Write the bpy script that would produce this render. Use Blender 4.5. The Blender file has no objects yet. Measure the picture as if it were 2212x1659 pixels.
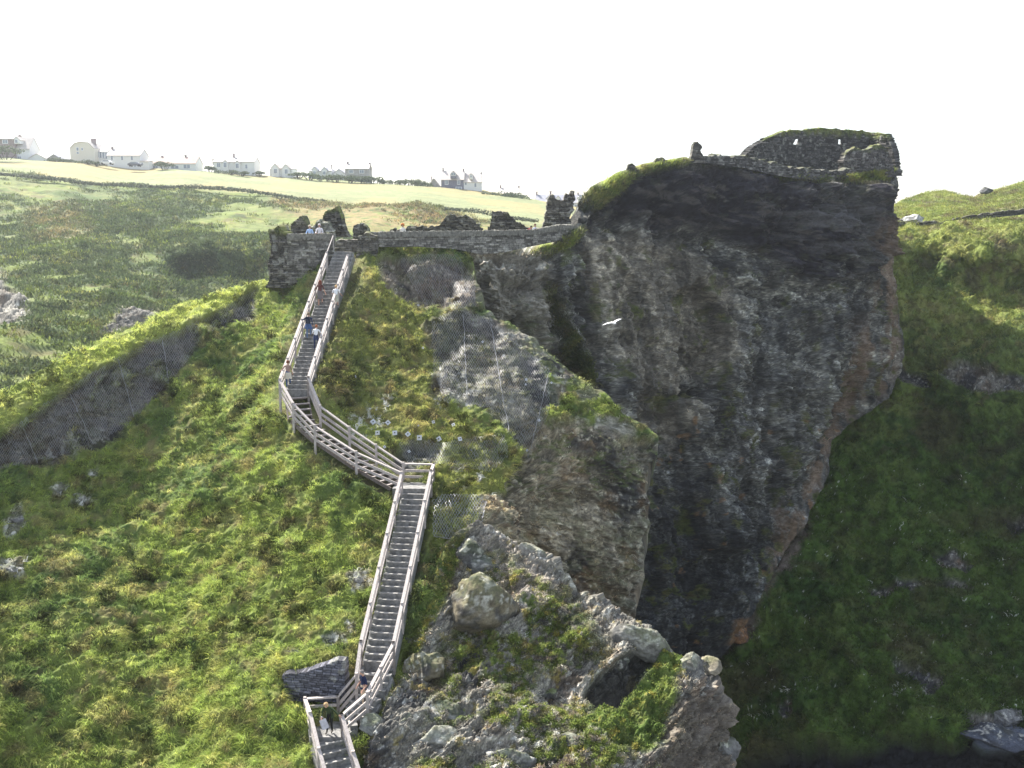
import bpy, math, random, bmesh
import numpy as np
from mathutils import Vector, Matrix
random.seed(7); RNG = np.random.default_rng(11)
SC = bpy.context.scene
COL = SC.collection
# ------------------------------------------------------------------ camera model
F = 2218.0; CX, CY = 1106.0, 829.5
PITCH = math.radians(9.4)
cp, sp = math.cos(PITCH), math.sin(PITCH)

def PW(px, py, Y):
    """reference-image direction + distance along the ground -> world point"""
    px = np.asarray(px, float); py = np.asarray(py, float); Y = np.asarray(Y, float)
    a = (CY - py) / F
    t = Y / (cp + sp * a)
    return np.stack([(px - CX) / F * t, Y + 0 * t, t * (-sp + cp * a)], -1)

def pt(px, py, Y):
    return Vector(PW(px, py, Y).tolist())

def proj(P):
    x, y, z = P[..., 0], P[..., 1], P[..., 2]
    d = y * cp - z * sp
    u = y * sp + z * cp
    return CX + F * x / d, CY - F * u / d

def lin(r, g, b):
    def f(c):
        c /= 255.0
        return c / 12.92 if c <= 0.04045 else ((c + 0.055) / 1.055) ** 2.4
    return np.array([f(r), f(g), f(b)])

# ------------------------------------------------------------------ noise
_RT = np.random.default_rng(5).random(64 ** 3 * 4).astype(np.float32)
def _ix(i, j, k, s=0):
    return (((i + s * 7) & 63) << 12) | (((j + s * 13) & 63) << 6) | ((k + s * 29) & 63)

def vnoise(P, s=0):
    """value noise in -1..1"""
    P = np.asarray(P, np.float32)
    I = np.floor(P).astype(np.int32); Fr = P - I
    W = Fr * Fr * Fr * (Fr * (Fr * 6 - 15) + 10)
    X = [((I[..., 0] + s * 7 + d) & 63) << 12 for d in (0, 1)]
    Y = [((I[..., 1] + s * 13 + d) & 63) << 6 for d in (0, 1)]
    Z = [((I[..., 2] + s * 29 + d) & 63) for d in (0, 1)]
    wx, wy, wz = W[..., 0], W[..., 1], W[..., 2]
    out = []
    for a in (0, 1):
        r = []
        for b in (0, 1):
            xy = X[a] | Y[b]
            n0 = _RT.take(xy | Z[0]); n1 = _RT.take(xy | Z[1])
            r.append(n0 + (n1 - n0) * wz)
        out.append(r[0] + (r[1] - r[0]) * wy)
    return (out[0] + (out[1] - out[0]) * wx) * 2 - 1

def fbm(P, oct=4, s=0, gain=0.5, lac=2.03):
    P = np.asarray(P, float); a = 1; t = 0; o = 0
    for i in range(oct):
        o = o + a * vnoise(P, s + i * 17); t += a
        a *= gain; P = P * lac + 13.7
    return o / t

def ridged(P, oct=4, s=0):
    P = np.asarray(P, float); a = 1; t = 0; o = 0
    for i in range(oct):
        o = o + a * (1 - np.abs(vnoise(P, s + i * 31)) * 2); t += a
        a *= 0.5; P = P * 2.07 + 7.1
    return o / t

def cells(P, s=0):
    """worley: F1, F2, random id value of the nearest cell"""
    P = np.asarray(P, np.float32)
    I = np.floor(P).astype(np.int32); Fr = P - I
    n = P.shape[:-1]
    F1 = np.full(n, 81.0, np.float32); F2 = np.full(n, 81.0, np.float32); ID = np.zeros(n, np.float32)
    N3 = 64 ** 3
    for dx in (-1, 0, 1):
        for dy in (-1, 0, 1):
            for dz in (-1, 0, 1):
                h = _ix(I[..., 0] + dx, I[..., 1] + dy, I[..., 2] + dz, s)
                d = (Fr[..., 0] - dx - _RT.take(h)) ** 2 + (Fr[..., 1] - dy - _RT.take(h + N3)) ** 2 + (Fr[..., 2] - dz - _RT.take(h + 2 * N3)) ** 2
                m = d < F1
                F2 = np.where(m, F1, np.minimum(F2, d))
                ID = np.where(m, _RT.take(h + 3 * N3), ID)
                F1 = np.where(m, d, F1)
    return np.sqrt(F1), np.sqrt(F2), ID

def sstep(a, b, x):
    t = np.clip((x - a) / (b - a), 0, 1)
    return t * t * (3 - 2 * t)

def polydist(px, py, poly):
    """signed distance to polygon (positive inside), in reference pixels"""
    poly = np.asarray(poly, float)
    d = np.full(px.shape, 1e9); inside = np.zeros(px.shape, bool)
    n = len(poly)
    for i in range(n):
        ax, ay = poly[i]; bx, by = poly[(i + 1) % n]
        ex, ey = bx - ax, by - ay
        L = ex * ex + ey * ey + 1e-9
        t = np.clip(((px - ax) * ex + (py - ay) * ey) / L, 0, 1)
        d = np.minimum(d, np.hypot(px - ax - t * ex, py - ay - t * ey))
        c = (ay > py) != (by > py)
        xi = ax + (py - ay) / (by - ay + 1e-12) * ex
        inside ^= c & (px < xi)
    return np.where(inside, d, -d)

def pmask(px, py, poly, feather=12, warp=None):
    d = polydist(px, py, poly)
    if warp is not None:
        d = d + warp
    return sstep(-feather, feather, d)

# ------------------------------------------------------------------ surfaces
def resample(poly, n, tt=None):
    p = np.asarray(poly, float)
    s = np.r_[0, np.cumsum(np.hypot(*np.diff(p[:, :2], axis=0).T))]
    t = np.linspace(0, s[-1], n) if tt is None else tt * s[-1]
    return np.stack([np.interp(t, s, p[:, k]) for k in range(p.shape[1])], 1)

def tps(ctrl, reg=1e-4):
    c = np.asarray(ctrl, float)
    X = c[:, :2] / 1000.0; v = 1.0 / c[:, 2]
    n = len(c)
    r = np.hypot(X[:, None, 0] - X[None, :, 0], X[:, None, 1] - X[None, :, 1])
    K = np.where(r > 0, r * r * np.log(r + 1e-12), 0) + reg * np.eye(n)
    A = np.zeros((n + 3, n + 3)); A[:n, :n] = K; A[:n, n] = 1; A[:n, n + 1:] = X
    A[n, :n] = 1; A[n + 1:, :n] = X.T
    w = np.linalg.solve(A, np.r_[v, 0, 0, 0])
    def f(px, py):
        px = np.asarray(px, float) / 1000; py = np.asarray(py, float) / 1000
        o = w[n] + w[n + 1] * px + w[n + 2] * py
        for i in range(n):
            r2 = (px - X[i, 0]) ** 2 + (py - X[i, 1]) ** 2
            o = o + w[i] * 0.5 * r2 * np.log(r2 + 1e-12)
        return 1.0 / o
    return f

def coons(top, bottom, left, right, nu, nv, vw=None):
    """grid [nv][nu][2]; row 0 = bottom, last = top"""
    vl = np.linspace(0, 1, nv) if vw is None else vw
    T = resample(top, nu); B = resample(bottom, nu); L = resample(left, nv, vl); R = resample(right, nv, vl)
    u = np.linspace(0, 1, nu)[None, :, None]; v = vl[:, None, None]
    G = (1 - v) * B[None] + v * T[None] + (1 - u) * L[:, None] + u * R[:, None]
    G -= (1 - u) * (1 - v) * B[0] + u * (1 - v) * B[-1] + (1 - u) * v * T[0] + u * v * T[-1]
    return G

def grid_normals(P):
    du = np.gradient(P, axis=1); dv = np.gradient(P, axis=0)
    n = np.cross(du, dv)
    n /= np.linalg.norm(n, axis=-1, keepdims=True) + 1e-12
    return n

def new_mesh(name, V, Fc, mats=None, parent=None, col=None, smooth=True, matidx=None):
    """V (n,3) array, Fc (m,k) int array of equal-size faces or list"""
    me = bpy.data.meshes.new(name)
    V = np.ascontiguousarray(V, dtype=np.float32).reshape(-1, 3)
    if isinstance(Fc, np.ndarray):
        m, k = Fc.shape
        me.vertices.add(len(V)); me.vertices.foreach_set("co", V.ravel())
        me.loops.add(m * k); me.loops.foreach_set("vertex_index", Fc.astype(np.int32).ravel())
        me.polygons.add(m)
        me.polygons.foreach_set("loop_start", np.arange(0, m * k, k, dtype=np.int32))
        me.update(calc_edges=True)
    else:
        me.from_pydata(V.tolist(), [], Fc); me.update()
    me.polygons.foreach_set("use_smooth", np.full(len(me.polygons), bool(smooth)))
    if col is not None:
        a = me.color_attributes.new("Col", 'FLOAT_COLOR', 'POINT')
        c = np.ones((len(V), 4), np.float32); c[:, :col.shape[-1]] = col.reshape(len(V), -1)
        a.data.foreach_set("color", c.ravel())
    for m_ in (mats or []):
        me.materials.append(m_)
    if matidx is not None:
        me.polygons.foreach_set("material_index", np.asarray(matidx, np.int32))
    o = bpy.data.objects.new(name, me); COL.objects.link(o)
    if parent is not None:
        o.parent = parent
    return o

def grid_faces(nv, nu):
    i = np.arange(nv * nu).reshape(nv, nu)
    return np.stack([i[:-1, :-1].ravel(), i[:-1, 1:].ravel(), i[1:, 1:].ravel(), i[1:, :-1].ravel()], 1)

def tag(o, label=None, cat=None, group=None, kind=None):
    if label: o['label'] = label
    if cat: o['category'] = cat
    if group: o['group'] = group
    if kind: o['kind'] = kind
    return o

def empty(name, loc, rz=0.0):
    e = bpy.data.objects.new(name, None); COL.objects.link(e)
    e.empty_display_size = 0.3
    e.location = loc; e.rotation_euler = (0, 0, rz)
    return e

# ------------------------------------------------------------------ materials
def mat_new(name):
    m = bpy.data.materials.new(name); m.use_nodes = True
    nt = m.node_tree; nt.nodes.clear()
    out = nt.nodes.new('ShaderNodeOutputMaterial')
    return m, nt, out

def N(nt, typ, **kw):
    n = nt.nodes.new(typ)
    for k, v in kw.items():
        if k.startswith('i_'):
            n.inputs[k[2:].replace('_', ' ')].default_value = v
        else:
            setattr(n, k, v)
    return n

def mat_vcol(name, rough=0.95, bump=0.06, bscale=9.0, transl=0.0, var=0.35, vscale=14.0, stretch=(1, 1, 1), spec=0.2):
    """surface whose albedo is the vertex colour, broken up with fine procedural noise and bump"""
    m, nt, out = mat_new(name); L = nt.links.new
    at = N(nt, 'ShaderNodeAttribute', attribute_name='Col')
    tc = N(nt, 'ShaderNodeTexCoord'); mp = N(nt, 'ShaderNodeMapping'); mp.inputs['Scale'].default_value = stretch
    L(tc.outputs['Object'], mp.inputs['Vector'])
    n1 = N(nt, 'ShaderNodeTexNoise', i_Scale=vscale, i_Detail=4.0, i_Roughness=0.65)
    L(mp.outputs['Vector'], n1.inputs['Vector'])
    mr = N(nt, 'ShaderNodeMapRange'); mr.inputs['From Min'].default_value = 0.3; mr.inputs['From Max'].default_value = 0.7
    mr.inputs['To Min'].default_value = 1 - var; mr.inputs['To Max'].default_value = 1 + var
    L(n1.outputs['Fac'], mr.inputs['Value'])
    mx = N(nt, 'ShaderNodeVectorMath', operation='SCALE')
    L(at.outputs['Color'], mx.inputs[0]); L(mr.outputs['Result'], mx.inputs['Scale'])
    b = N(nt, 'ShaderNodeBsdfPrincipled'); b.inputs['Roughness'].default_value = rough
    b.inputs['Specular IOR Level'].default_value = spec
    L(mx.outputs['Vector'], b.inputs['Base Color'])
    if bump > 0:
        n2 = N(nt, 'ShaderNodeTexNoise', i_Scale=bscale, i_Detail=6.0, i_Roughness=0.7)
        L(mp.outputs['Vector'], n2.inputs['Vector'])
        bp = N(nt, 'ShaderNodeBump'); bp.inputs['Strength'].default_value = 1.0; bp.inputs['Distance'].default_value = bump
        L(n2.outputs['Fac'], bp.inputs['Height']); L(bp.outputs['Normal'], b.inputs['Normal'])
    if transl > 0:
        t = N(nt, 'ShaderNodeBsdfTranslucent'); L(mx.outputs['Vector'], t.inputs['Color'])
        ms = N(nt, 'ShaderNodeMixShader'); ms.inputs[0].default_value = transl
        L(b.outputs[0], ms.inputs[1]); L(t.outputs[0], ms.inputs[2]); L(ms.outputs[0], out.inputs[0])
    else:
        L(b.outputs[0], out.inputs[0])
    return m

def mat_plain(name, c, rough=0.8, var=0.15, vscale=6.0, bump=0.0, stretch=(1, 1, 1), spec=0.3, metal=0.0, transl=0.0):
    m, nt, out = mat_new(name); L = nt.links.new
    tc = N(nt, 'ShaderNodeTexCoord'); mp = N(nt, 'ShaderNodeMapping'); mp.inputs['Scale'].default_value = stretch
    L(tc.outputs['Object'], mp.inputs['Vector'])
    n1 = N(nt, 'ShaderNodeTexNoise', i_Scale=vscale, i_Detail=5.0, i_Roughness=0.6)
    L(mp.outputs['Vector'], n1.inputs['Vector'])
    cr = N(nt, 'ShaderNodeValToRGB'); c = np.asarray(c, float)
    cr.color_ramp.elements[0].position = 0.3; cr.color_ramp.elements[1].position = 0.72
    cr.color_ramp.elements[0].color = (*(c * (1 - var)), 1); cr.color_ramp.elements[1].color = (*np.minimum(c * (1 + var), 1), 1)
    L(n1.outputs['Fac'], cr.inputs[0])
    b = N(nt, 'ShaderNodeBsdfPrincipled'); b.inputs['Roughness'].default_value = rough
    b.inputs['Specular IOR Level'].default_value = spec; b.inputs['Metallic'].default_value = metal
    L(cr.outputs[0], b.inputs['Base Color'])
    if bump > 0:
        bp = N(nt, 'ShaderNodeBump'); bp.inputs['Strength'].default_value = 1.0; bp.inputs['Distance'].default_value = bump
        L(n1.outputs['Fac'], bp.inputs['Height']); L(bp.outputs['Normal'], b.inputs['Normal'])
    if transl > 0:
        t = N(nt, 'ShaderNodeBsdfTranslucent'); L(cr.outputs[0], t.inputs['Color'])
        ms = N(nt, 'ShaderNodeMixShader'); ms.inputs[0].default_value = transl
        L(b.outputs[0], ms.inputs[1]); L(t.outputs[0], ms.inputs[2]); L(ms.outputs[0], out.inputs[0])
    else:
        L(b.outputs[0], out.inputs[0])
    return m

# ------------------------------------------------------------------ camera, sun, sky
cam_d = bpy.data.cameras.new("camera"); cam = bpy.data.objects.new("camera", cam_d); COL.objects.link(cam)
cam.location = (0, 0, 0); cam.rotation_euler = (math.radians(90) - PITCH, 0, 0)
cam_d.sensor_width = 36; cam_d.lens = 36 * F / 2212.0
cam_d.clip_start = 0.1; cam_d.clip_end = 5000
SC.camera = cam
HAZE_D = 0.00030
SUN_EL = 45.0; SUN_AZ = -42.0        # degrees; azimuth from +Y, negative = left
sd = Vector((math.sin(math.radians(SUN_AZ)) * math.cos(math.radians(SUN_EL)),
             math.cos(math.radians(SUN_AZ)) * math.cos(math.radians(SUN_EL)), math.sin(math.radians(SUN_EL))))
sun_d = bpy.data.lights.new("sun", 'SUN'); sun = bpy.data.objects.new("sun", sun_d); COL.objects.link(sun)
sun_d.energy = 5.0; sun_d.angle = math.radians(0.53); sun_d.color = (1.0, 0.955, 0.88)
sun.rotation_euler = sd.to_track_quat('Z', 'Y').to_euler(); sun.location = (-60, 120, 80)
w = bpy.data.worlds.new("World"); SC.world = w; w.use_nodes = True
wn = w.node_tree; bg = wn.nodes['Background']
sky = wn.nodes.new('ShaderNodeTexSky'); sky.sky_type = 'NISHITA'; sky.sun_disc = False
sky.sun_elevation = math.radians(SUN_EL); sky.sun_rotation = math.radians(SUN_AZ)
sky.dust_density = 1.0; sky.air_density = 1.0; sky.ozone_density = 1.0; sky.altitude = 60
# thin bright overcast veil over the blue
veil = wn.nodes.new('ShaderNodeMix'); veil.data_type = 'RGBA'; veil.inputs[0].default_value = 0.5
veil.inputs[7].default_value = (3.3, 3.4, 3.6, 1)
wn.links.new(sky.outputs[0], veil.inputs[6]); wn.links.new(veil.outputs[2], bg.inputs[0]); bg.inputs[1].default_value = 0.12
SC.view_settings.view_transform = 'Standard'; SC.view_settings.look = 'None'
SC.view_settings.exposure = 1.42; SC.view_settings.gamma = 1.0
try:
    SC.view_settings.use_curve_mapping = False
except Exception:
    pass
SC.render.engine = 'CYCLES'
SC.cycles.use_denoising = True
SC.cycles.max_bounces = 6; SC.cycles.diffuse_bounces = 3; SC.cycles.transparent_max_bounces = 12
SC.cycles.volume_bounces = 0; SC.cycles.use_adaptive_sampling = True; SC.cycles.adaptive_threshold = 0.01
# ================================================================== terrain
M_GROUND = mat_vcol("turf_and_rock", bump=0.05, bscale=7.0, var=0.3, vscale=12.0)
M_CLIFF = mat_vcol("slate_cliff", bump=0.16, bscale=2.6, var=0.38, vscale=3.2, stretch=(1, 1, 2.2), spec=0.25)
M_FAR = mat_vcol("far_turf", bump=0.12, bscale=2.0, var=0.3, vscale=3.0)
M_BLADE = mat_vcol("grass_blades", bump=0, transl=0.45, var=0.15, vscale=3.0, rough=0.7)
M_LEAF = mat_vcol("shrub_leaves", bump=0, transl=0.25, var=0.3, vscale=2.0, rough=0.8)

def mixc(c, col, m):
    return c * (1 - m[..., None]) + col * m[..., None]

GR1 = np.array([0.150, 0.190, 0.040]); GR2 = np.array([0.080, 0.122, 0.030]); GRY = np.array([0.25, 0.25, 0.075])
GRB = np.array([0.13, 0.105, 0.048]); GRD = np.array([0.028, 0.055, 0.014])
STRAW = np.array([0.36, 0.27, 0.12]); HEATH = np.array([0.11, 0.085, 0.055])
RK = np.array([0.235, 0.22, 0.185]); RKD = np.array([0.060, 0.060, 0.062]); RKB = np.array([0.16, 0.115, 0.075])
LICH = np.array([0.55, 0.54, 0.48])

def grass_col(P, sc=1.0, yellow=0.0):
    c = _grass_col(P, sc, yellow); g = c.mean(-1, keepdims=True)
    return c * 0.95 + g * 0.05 * np.array([1.05, 1.0, 0.85])

def _grass_col(P, sc=1.0, yellow=0.0):
    a = fbm(P * 0.22 * sc, 3, 3); b = fbm(P * 0.9 * sc, 4, 5); d = fbm(P * 3.1 * sc, 3, 9)
    c = GR1 + 0 * P
    c = mixc(c, GR2, sstep(-0.1, 0.35, a + 0.5 * b))
    c = mixc(c, GRY, sstep(0.0, 0.45, b + 0.4 * d + yellow) * 0.75)
    c = mixc(c, GRB, sstep(0.1, 0.5, fbm(P * 1.4 * sc, 3, 21) + 0.3 * d) * 0.7)
    c = mixc(c, GRD, sstep(0.15, 0.5, fbm(P * 1.7 * sc, 3, 33)) * 0.7)
    return c

def rock_col(P, dark=0.0, brown=0.0, tilt=(0.25, 0.1, 1.0), lich=0.35):
    q = P[..., 0] * tilt[0] + P[..., 1] * tilt[1] + P[..., 2] * tilt[2]
    st = np.stack([q * 2.4, P[..., 0] * 0.25, P[..., 1] * 0.25], -1)
    s = fbm(st, 5, 41, gain=0.65); g = fbm(P * 0.5, 4, 47); h = fbm(P * 2.7, 4, 51)
    c = RK * (1 + 0.35 * s + 0.35 * h)[..., None]
    c = mixc(c, RKD, sstep(-0.1, 0.5, -g + 0.4 * s + dark))
    c = mixc(c, RKB, sstep(0.05, 0.5, fbm(P * 0.8, 3, 57) + brown) * 0.7)
    c = mixc(c, LICH, sstep(0.28, 0.5, fbm(P * 3.3, 3, 61) + lich - 0.3) * 0.6)
    t, jt = facet_tone(P, tilt, 1.0, 0.6); c = c * t[..., None]; c = mixc(c, RKD * 0.4, jt * 0.6)  # crack shadow goes into the rock colour at the joints
    return np.maximum(c, 0.004)

def blocky(P, f, lev, s, sharp=0.62):
    """stepped relief: flat facets with abrupt edges"""
    q = fbm(P * np.asarray(f), 4, s) * lev; fl = np.floor(q)
    return (fl + sstep(sharp, 1, q - fl)) / lev

def rock_disp(P, tilt=(0.25, 0.1, 1.0), sc=1.0):
    """fractured, bedded relief, about -1..1"""
    q = (P[..., 0] * tilt[0] + P[..., 1] * tilt[1] + P[..., 2] * tilt[2])
    B = np.stack([P[..., 0], P[..., 1], q], -1) * sc
    o = 0.95 * blocky(B, (0.34, 0.34, 0.5), 5, 71) + 0.42 * blocky(B + 9, (0.8, 0.8, 1.9), 4, 73) + 0.22 * blocky(B + 5, (2.2, 2.2, 4.6), 3, 75)
    qq = q * 1.9 * sc + 1.5 * fbm(P * 0.4 * sc, 3, 77); fr = qq - np.floor(qq)
    return o + 0.11 * (0.5 - fr) * sstep(-0.1, 0.4, fbm(P * 0.3 * sc, 2, 83)) + 0.2 * (ridged(P * 0.9 * sc, 4, 77) - 0.3)

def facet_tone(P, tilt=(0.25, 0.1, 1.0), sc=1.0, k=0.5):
    """tone that changes from one broken rock face to the next, with crack shadow painted dark along the joints"""
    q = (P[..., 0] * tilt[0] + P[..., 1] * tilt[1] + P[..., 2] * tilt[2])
    B = np.stack([P[..., 0], P[..., 1], q], -1) * sc; t = 1.0; joint_shade = 0 * q
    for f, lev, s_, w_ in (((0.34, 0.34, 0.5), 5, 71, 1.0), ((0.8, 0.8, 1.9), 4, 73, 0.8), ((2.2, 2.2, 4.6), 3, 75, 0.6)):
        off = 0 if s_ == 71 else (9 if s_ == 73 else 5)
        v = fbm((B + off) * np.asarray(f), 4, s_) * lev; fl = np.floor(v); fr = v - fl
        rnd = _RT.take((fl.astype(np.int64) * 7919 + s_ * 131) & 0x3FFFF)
        t = t * (1 + k * w_ * (rnd - 0.5)); joint_shade = np.maximum(joint_shade, w_ * sstep(0.62, 0.74, fr) * (1 - sstep(0.8, 0.98, fr)))
    return t, joint_shade

def smooth_line(e, k):
    """soften a row or column of points"""
    ax = 0 if e.shape[0] > 1 else 1
    e = e.copy(); n = e.shape[ax]
    f = np.moveaxis(e, ax, 0).reshape(n, -1); pad = np.concatenate([np.repeat(f[:1], k, 0), f, np.repeat(f[-1:], k, 0)], 0)
    cs = np.concatenate([np.zeros((1, f.shape[1])), np.cumsum(pad, 0)], 0)
    g = (cs[2 * k + 1:] - cs[:-(2 * k + 1)]) / (2 * k + 1)
    return np.moveaxis(g.reshape(n, *np.moveaxis(e, ax, 0).shape[1:]), 0, ax)

SHEETS = {}
class Sheet: pass

def build_sheet(name, G, depth, fdisp, fcol, mat, skirts, label_kind=True):
    nv, nu, _ = G.shape
    D = depth(G[..., 0], G[..., 1])
    P = PW(G[..., 0], G[..., 1], D)
    n = grid_normals(P)
    # make the normals look at the camera
    flip = np.sign(-(n * P).sum(-1, keepdims=True)); flip[flip == 0] = 1
    n = n * flip
    disp, info = fdisp(P, G[..., 0], G[..., 1], n)
    Q = P + n * disp[..., None]
    nn = grid_normals(Q); nn *= np.sign(-(nn * P).sum(-1, keepdims=True))
    C = fcol(Q, G[..., 0], G[..., 1], nn, info)
    S = Sheet(); S.P = Q; S.n = nn; S.C = C; S.px = G[..., 0]; S.py = G[..., 1]; S.info = info; S.name = name
    SHEETS[name] = S
    # skirts: the land carries on behind its skyline
    for side, steps in skirts:
        if side == 'top':
            e = Q[-1:]; c = C[-1:]
            ext = []
            for (dx, dy, dz) in steps:
                dxu = dx(S.px[-1]) if callable(dx) else dx
                dyu = dy(S.px[-1]) if callable(dy) else dy
                dzu = dz(S.px[-1]) if callable(dz) else dz
                r = smooth_line(e, 3 + 7 * len(ext)); r[0, :, 0] += dxu; r[0, :, 1] += dyu; r[0, :, 2] += dzu
                r += (0.35 * fbm(r * 0.5, 3, 91))[..., None] * min(1, 1)
                ext.append(r)
            Q = np.concatenate([Q] + ext, 0); C = np.concatenate([C] + [c * 0.9] * len(ext), 0)
        if side == 'right':
            e = Q[:, -1:]; c = C[:, -1:]
            ext = []
            for (dx, dy, dz) in steps:
                r = smooth_line(e, 3 + 7 * len(ext)); r[..., 0] += dx; r[..., 1] += dy; r[..., 2] += dz
                r += (0.35 * fbm(r * 0.5, 3, 91))[..., None]
                ext.append(r)
            Q = np.concatenate([Q] + ext, 1); C = np.concatenate([C] + [c] * len(ext), 1)
    nv, nu, _ = Q.shape
    o = new_mesh(name, Q.reshape(-1, 3), grid_faces(nv, nu), [mat], col=C.reshape(-1, 3))
    tag(o, kind='structure')
    return o

def bumpy(P, n, amp=1.0):
    """tussocks of long grass"""
    Q = P.copy(); Q[..., 2] *= 1.25
    wv = fbm(P * 0.6, 2, 101)[..., None]
    F1, F2, ID = cells(Q * 1.15 + wv * 1.2, 103)
    G1, G2, JD = cells(Q * 2.6 + wv, 107)
    return amp * 1.15 * (0.6 * (0.55 - F1) * (0.5 + ID) + 0.18 * (0.5 - G1) + 0.55 * fbm(P * 0.33, 3, 111) + 0.1 * fbm(P * 4, 2, 115))

# ------------------------------------------------------------------ the near hillside and headland
A_ctrl = [(-350,1010,47),(0,850,58.5),(200,735,65.5),(400,650,72),(560,605,76),
 (-350,1090,45.5),(0,940,56),(200,800,62.5),(330,730,67),(430,690,69.5),(550,625,74.5),
 (-350,1170,45),(0,1010,55.2),(100,1000,57.5),(200,960,60.5),(330,860,64.5),(430,745,68.3),
 (-350,1400,40),(0,1300,48.0),(0,1659,41.5),(-350,1950,34.5),(0,1950,36),
 (200,1150,54.5),(200,1400,47),(200,1659,42),(400,900,63),(400,1100,56.8),(400,1300,51),(400,1500,46),(400,1659,42.3),
 (600,900,59.6),(600,1100,54.5),(600,1300,49.6),(600,1500,44.6),(600,1659,41.6),(640,1600,43),(700,1659,41.2),(700,1950,36),
 (740,545,75),(700,640,70.3),(650,770,64),(625,860,60.2),(750,960,57.6),(860,1040,55.8),(900,1060,55.4),(880,1200,51.6),(830,1350,47.9),(790,1470,45.1),
 (640,625,74),(600,700,71),(560,800,66.5),
 (820,545,77),(1000,545,78),(860,600,74.5),(850,660,71),(900,640,73.5),(1000,655,72),(800,750,66.5),(900,800,66),(1000,800,66.8),
 (1100,700,71),(1180,790,68),(1300,870,66.5),(1420,955,65),(800,900,61),(900,950,60),(930,1000,57.8),(1000,950,61),(1100,950,62),(1120,850,65.3),
 (1180,900,65),(1250,950,64.2),(1350,1000,64),(1020,1050,58),(960,1100,55),(1040,1120,55.6),(1150,1050,60.8),(1150,1200,59.8),(1300,1100,63),(1300,1300,62),
 (1400,1200,63.8),(1400,1400,62.5),(1100,1400,58.5),(1000,1400,55.5),(920,1300,49.3),(870,1480,45.2),(1400,1950,57),(1100,1950,53),(900,1950,44),(850,1659,43.0)]
A_depth = tps(A_ctrl, 2e-5)
A_top = [(-350,1012),(0,848),(60,812),(130,772),(200,737),(300,700),(400,652),(480,627),(560,606),(620,600),(700,570),(730,542),(800,524),(900,524),(1008,528)]
A_right = [(1330,1950),(1335,1400),(1350,1310),(1376,1220),(1398,1130),(1390,1060),(1406,1010),(1424,975),(1418,945),(1395,925),(1345,893),(1300,858),(1240,808),(1180,762),(1110,705),(1045,672),(1030,650),(1028,600),(1008,528)]
A_left = [(-350,1950),(-350,1012)]
A_bot = [(-350,1950),(1330,1950)]
P_NETL = [(-350,1090),(0,942),(100,868),(200,803),(260,768),(330,733),(400,704),(432,690),(430,745),(380,812),(330,862),(270,926),(200,962),(130,987),(60,1002),(0,1012),(-350,1165)]
P_NETL2 = [(438,692),(500,652),(552,622),(552,682),(500,694),(445,722)]
P_DARKTOP = [(815,560),(850,548),(900,552),(960,556),(1000,566),(1035,600),(1035,668),(990,662),(930,665),(895,650),(860,640),(820,600)]
P_NETC = [(925,700),(980,672),(1050,690),(1115,742),(1180,800),(1188,860),(1175,930),(1135,995),(1100,945),(1070,885),(980,868),(935,862),(942,790)]
P_CREST = [(1000,668),(1060,676),(1120,712),(1195,772),(1235,812),(1200,822),(1165,800),(1110,750),(1060,720),(1010,700)]
P_FACE = [(1115,1010),(1150,960),(1185,900),(1240,905),(1330,945),(1390,935),(1440,960),(1440,1500),(1000,1500),(1030,1150),(1035,1085),(1095,1060)]
P_DARKL = [(850,965),(900,950),(950,962),(948,1005),(890,1010),(860,1000)]
P_WHITE = [[(755,905),(800,870),(845,870),(815,930),(790,960),(765,945)],[(940,800),(990,800),(1050,850),(1120,862),(1110,878),(1000,872),(945,870)],[(980,1020),(1040,1025),(1030,1050),(985,1045)],
           [(150,940),(215,900),(230,940),(180,965),(110,990),(100,965)]]
P_TUSS_SH = None
A_ROCKS = [[(150,1080),(195,1065),(205,1090),(175,1100),(150,1095)],[(105,1050),(140,1030),(160,1045),(130,1065)],[(8,1120),(40,1090),(60,1130),(30,1160),(10,1150)],[(0,1215),(50,1205),(55,1245),(0,1260)],
           [(740,1240),(800,1225),(805,1262),(760,1280)],[(745,1340),(770,1345),(768,1375),(745,1370)],[(180,1010),(215,1000),(220,1025),(190,1035)],[(690,1375),(745,1365),(750,1390),(700,1400)],
           [(610,1405),(650,1395),(655,1415),(615,1420)]]

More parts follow.
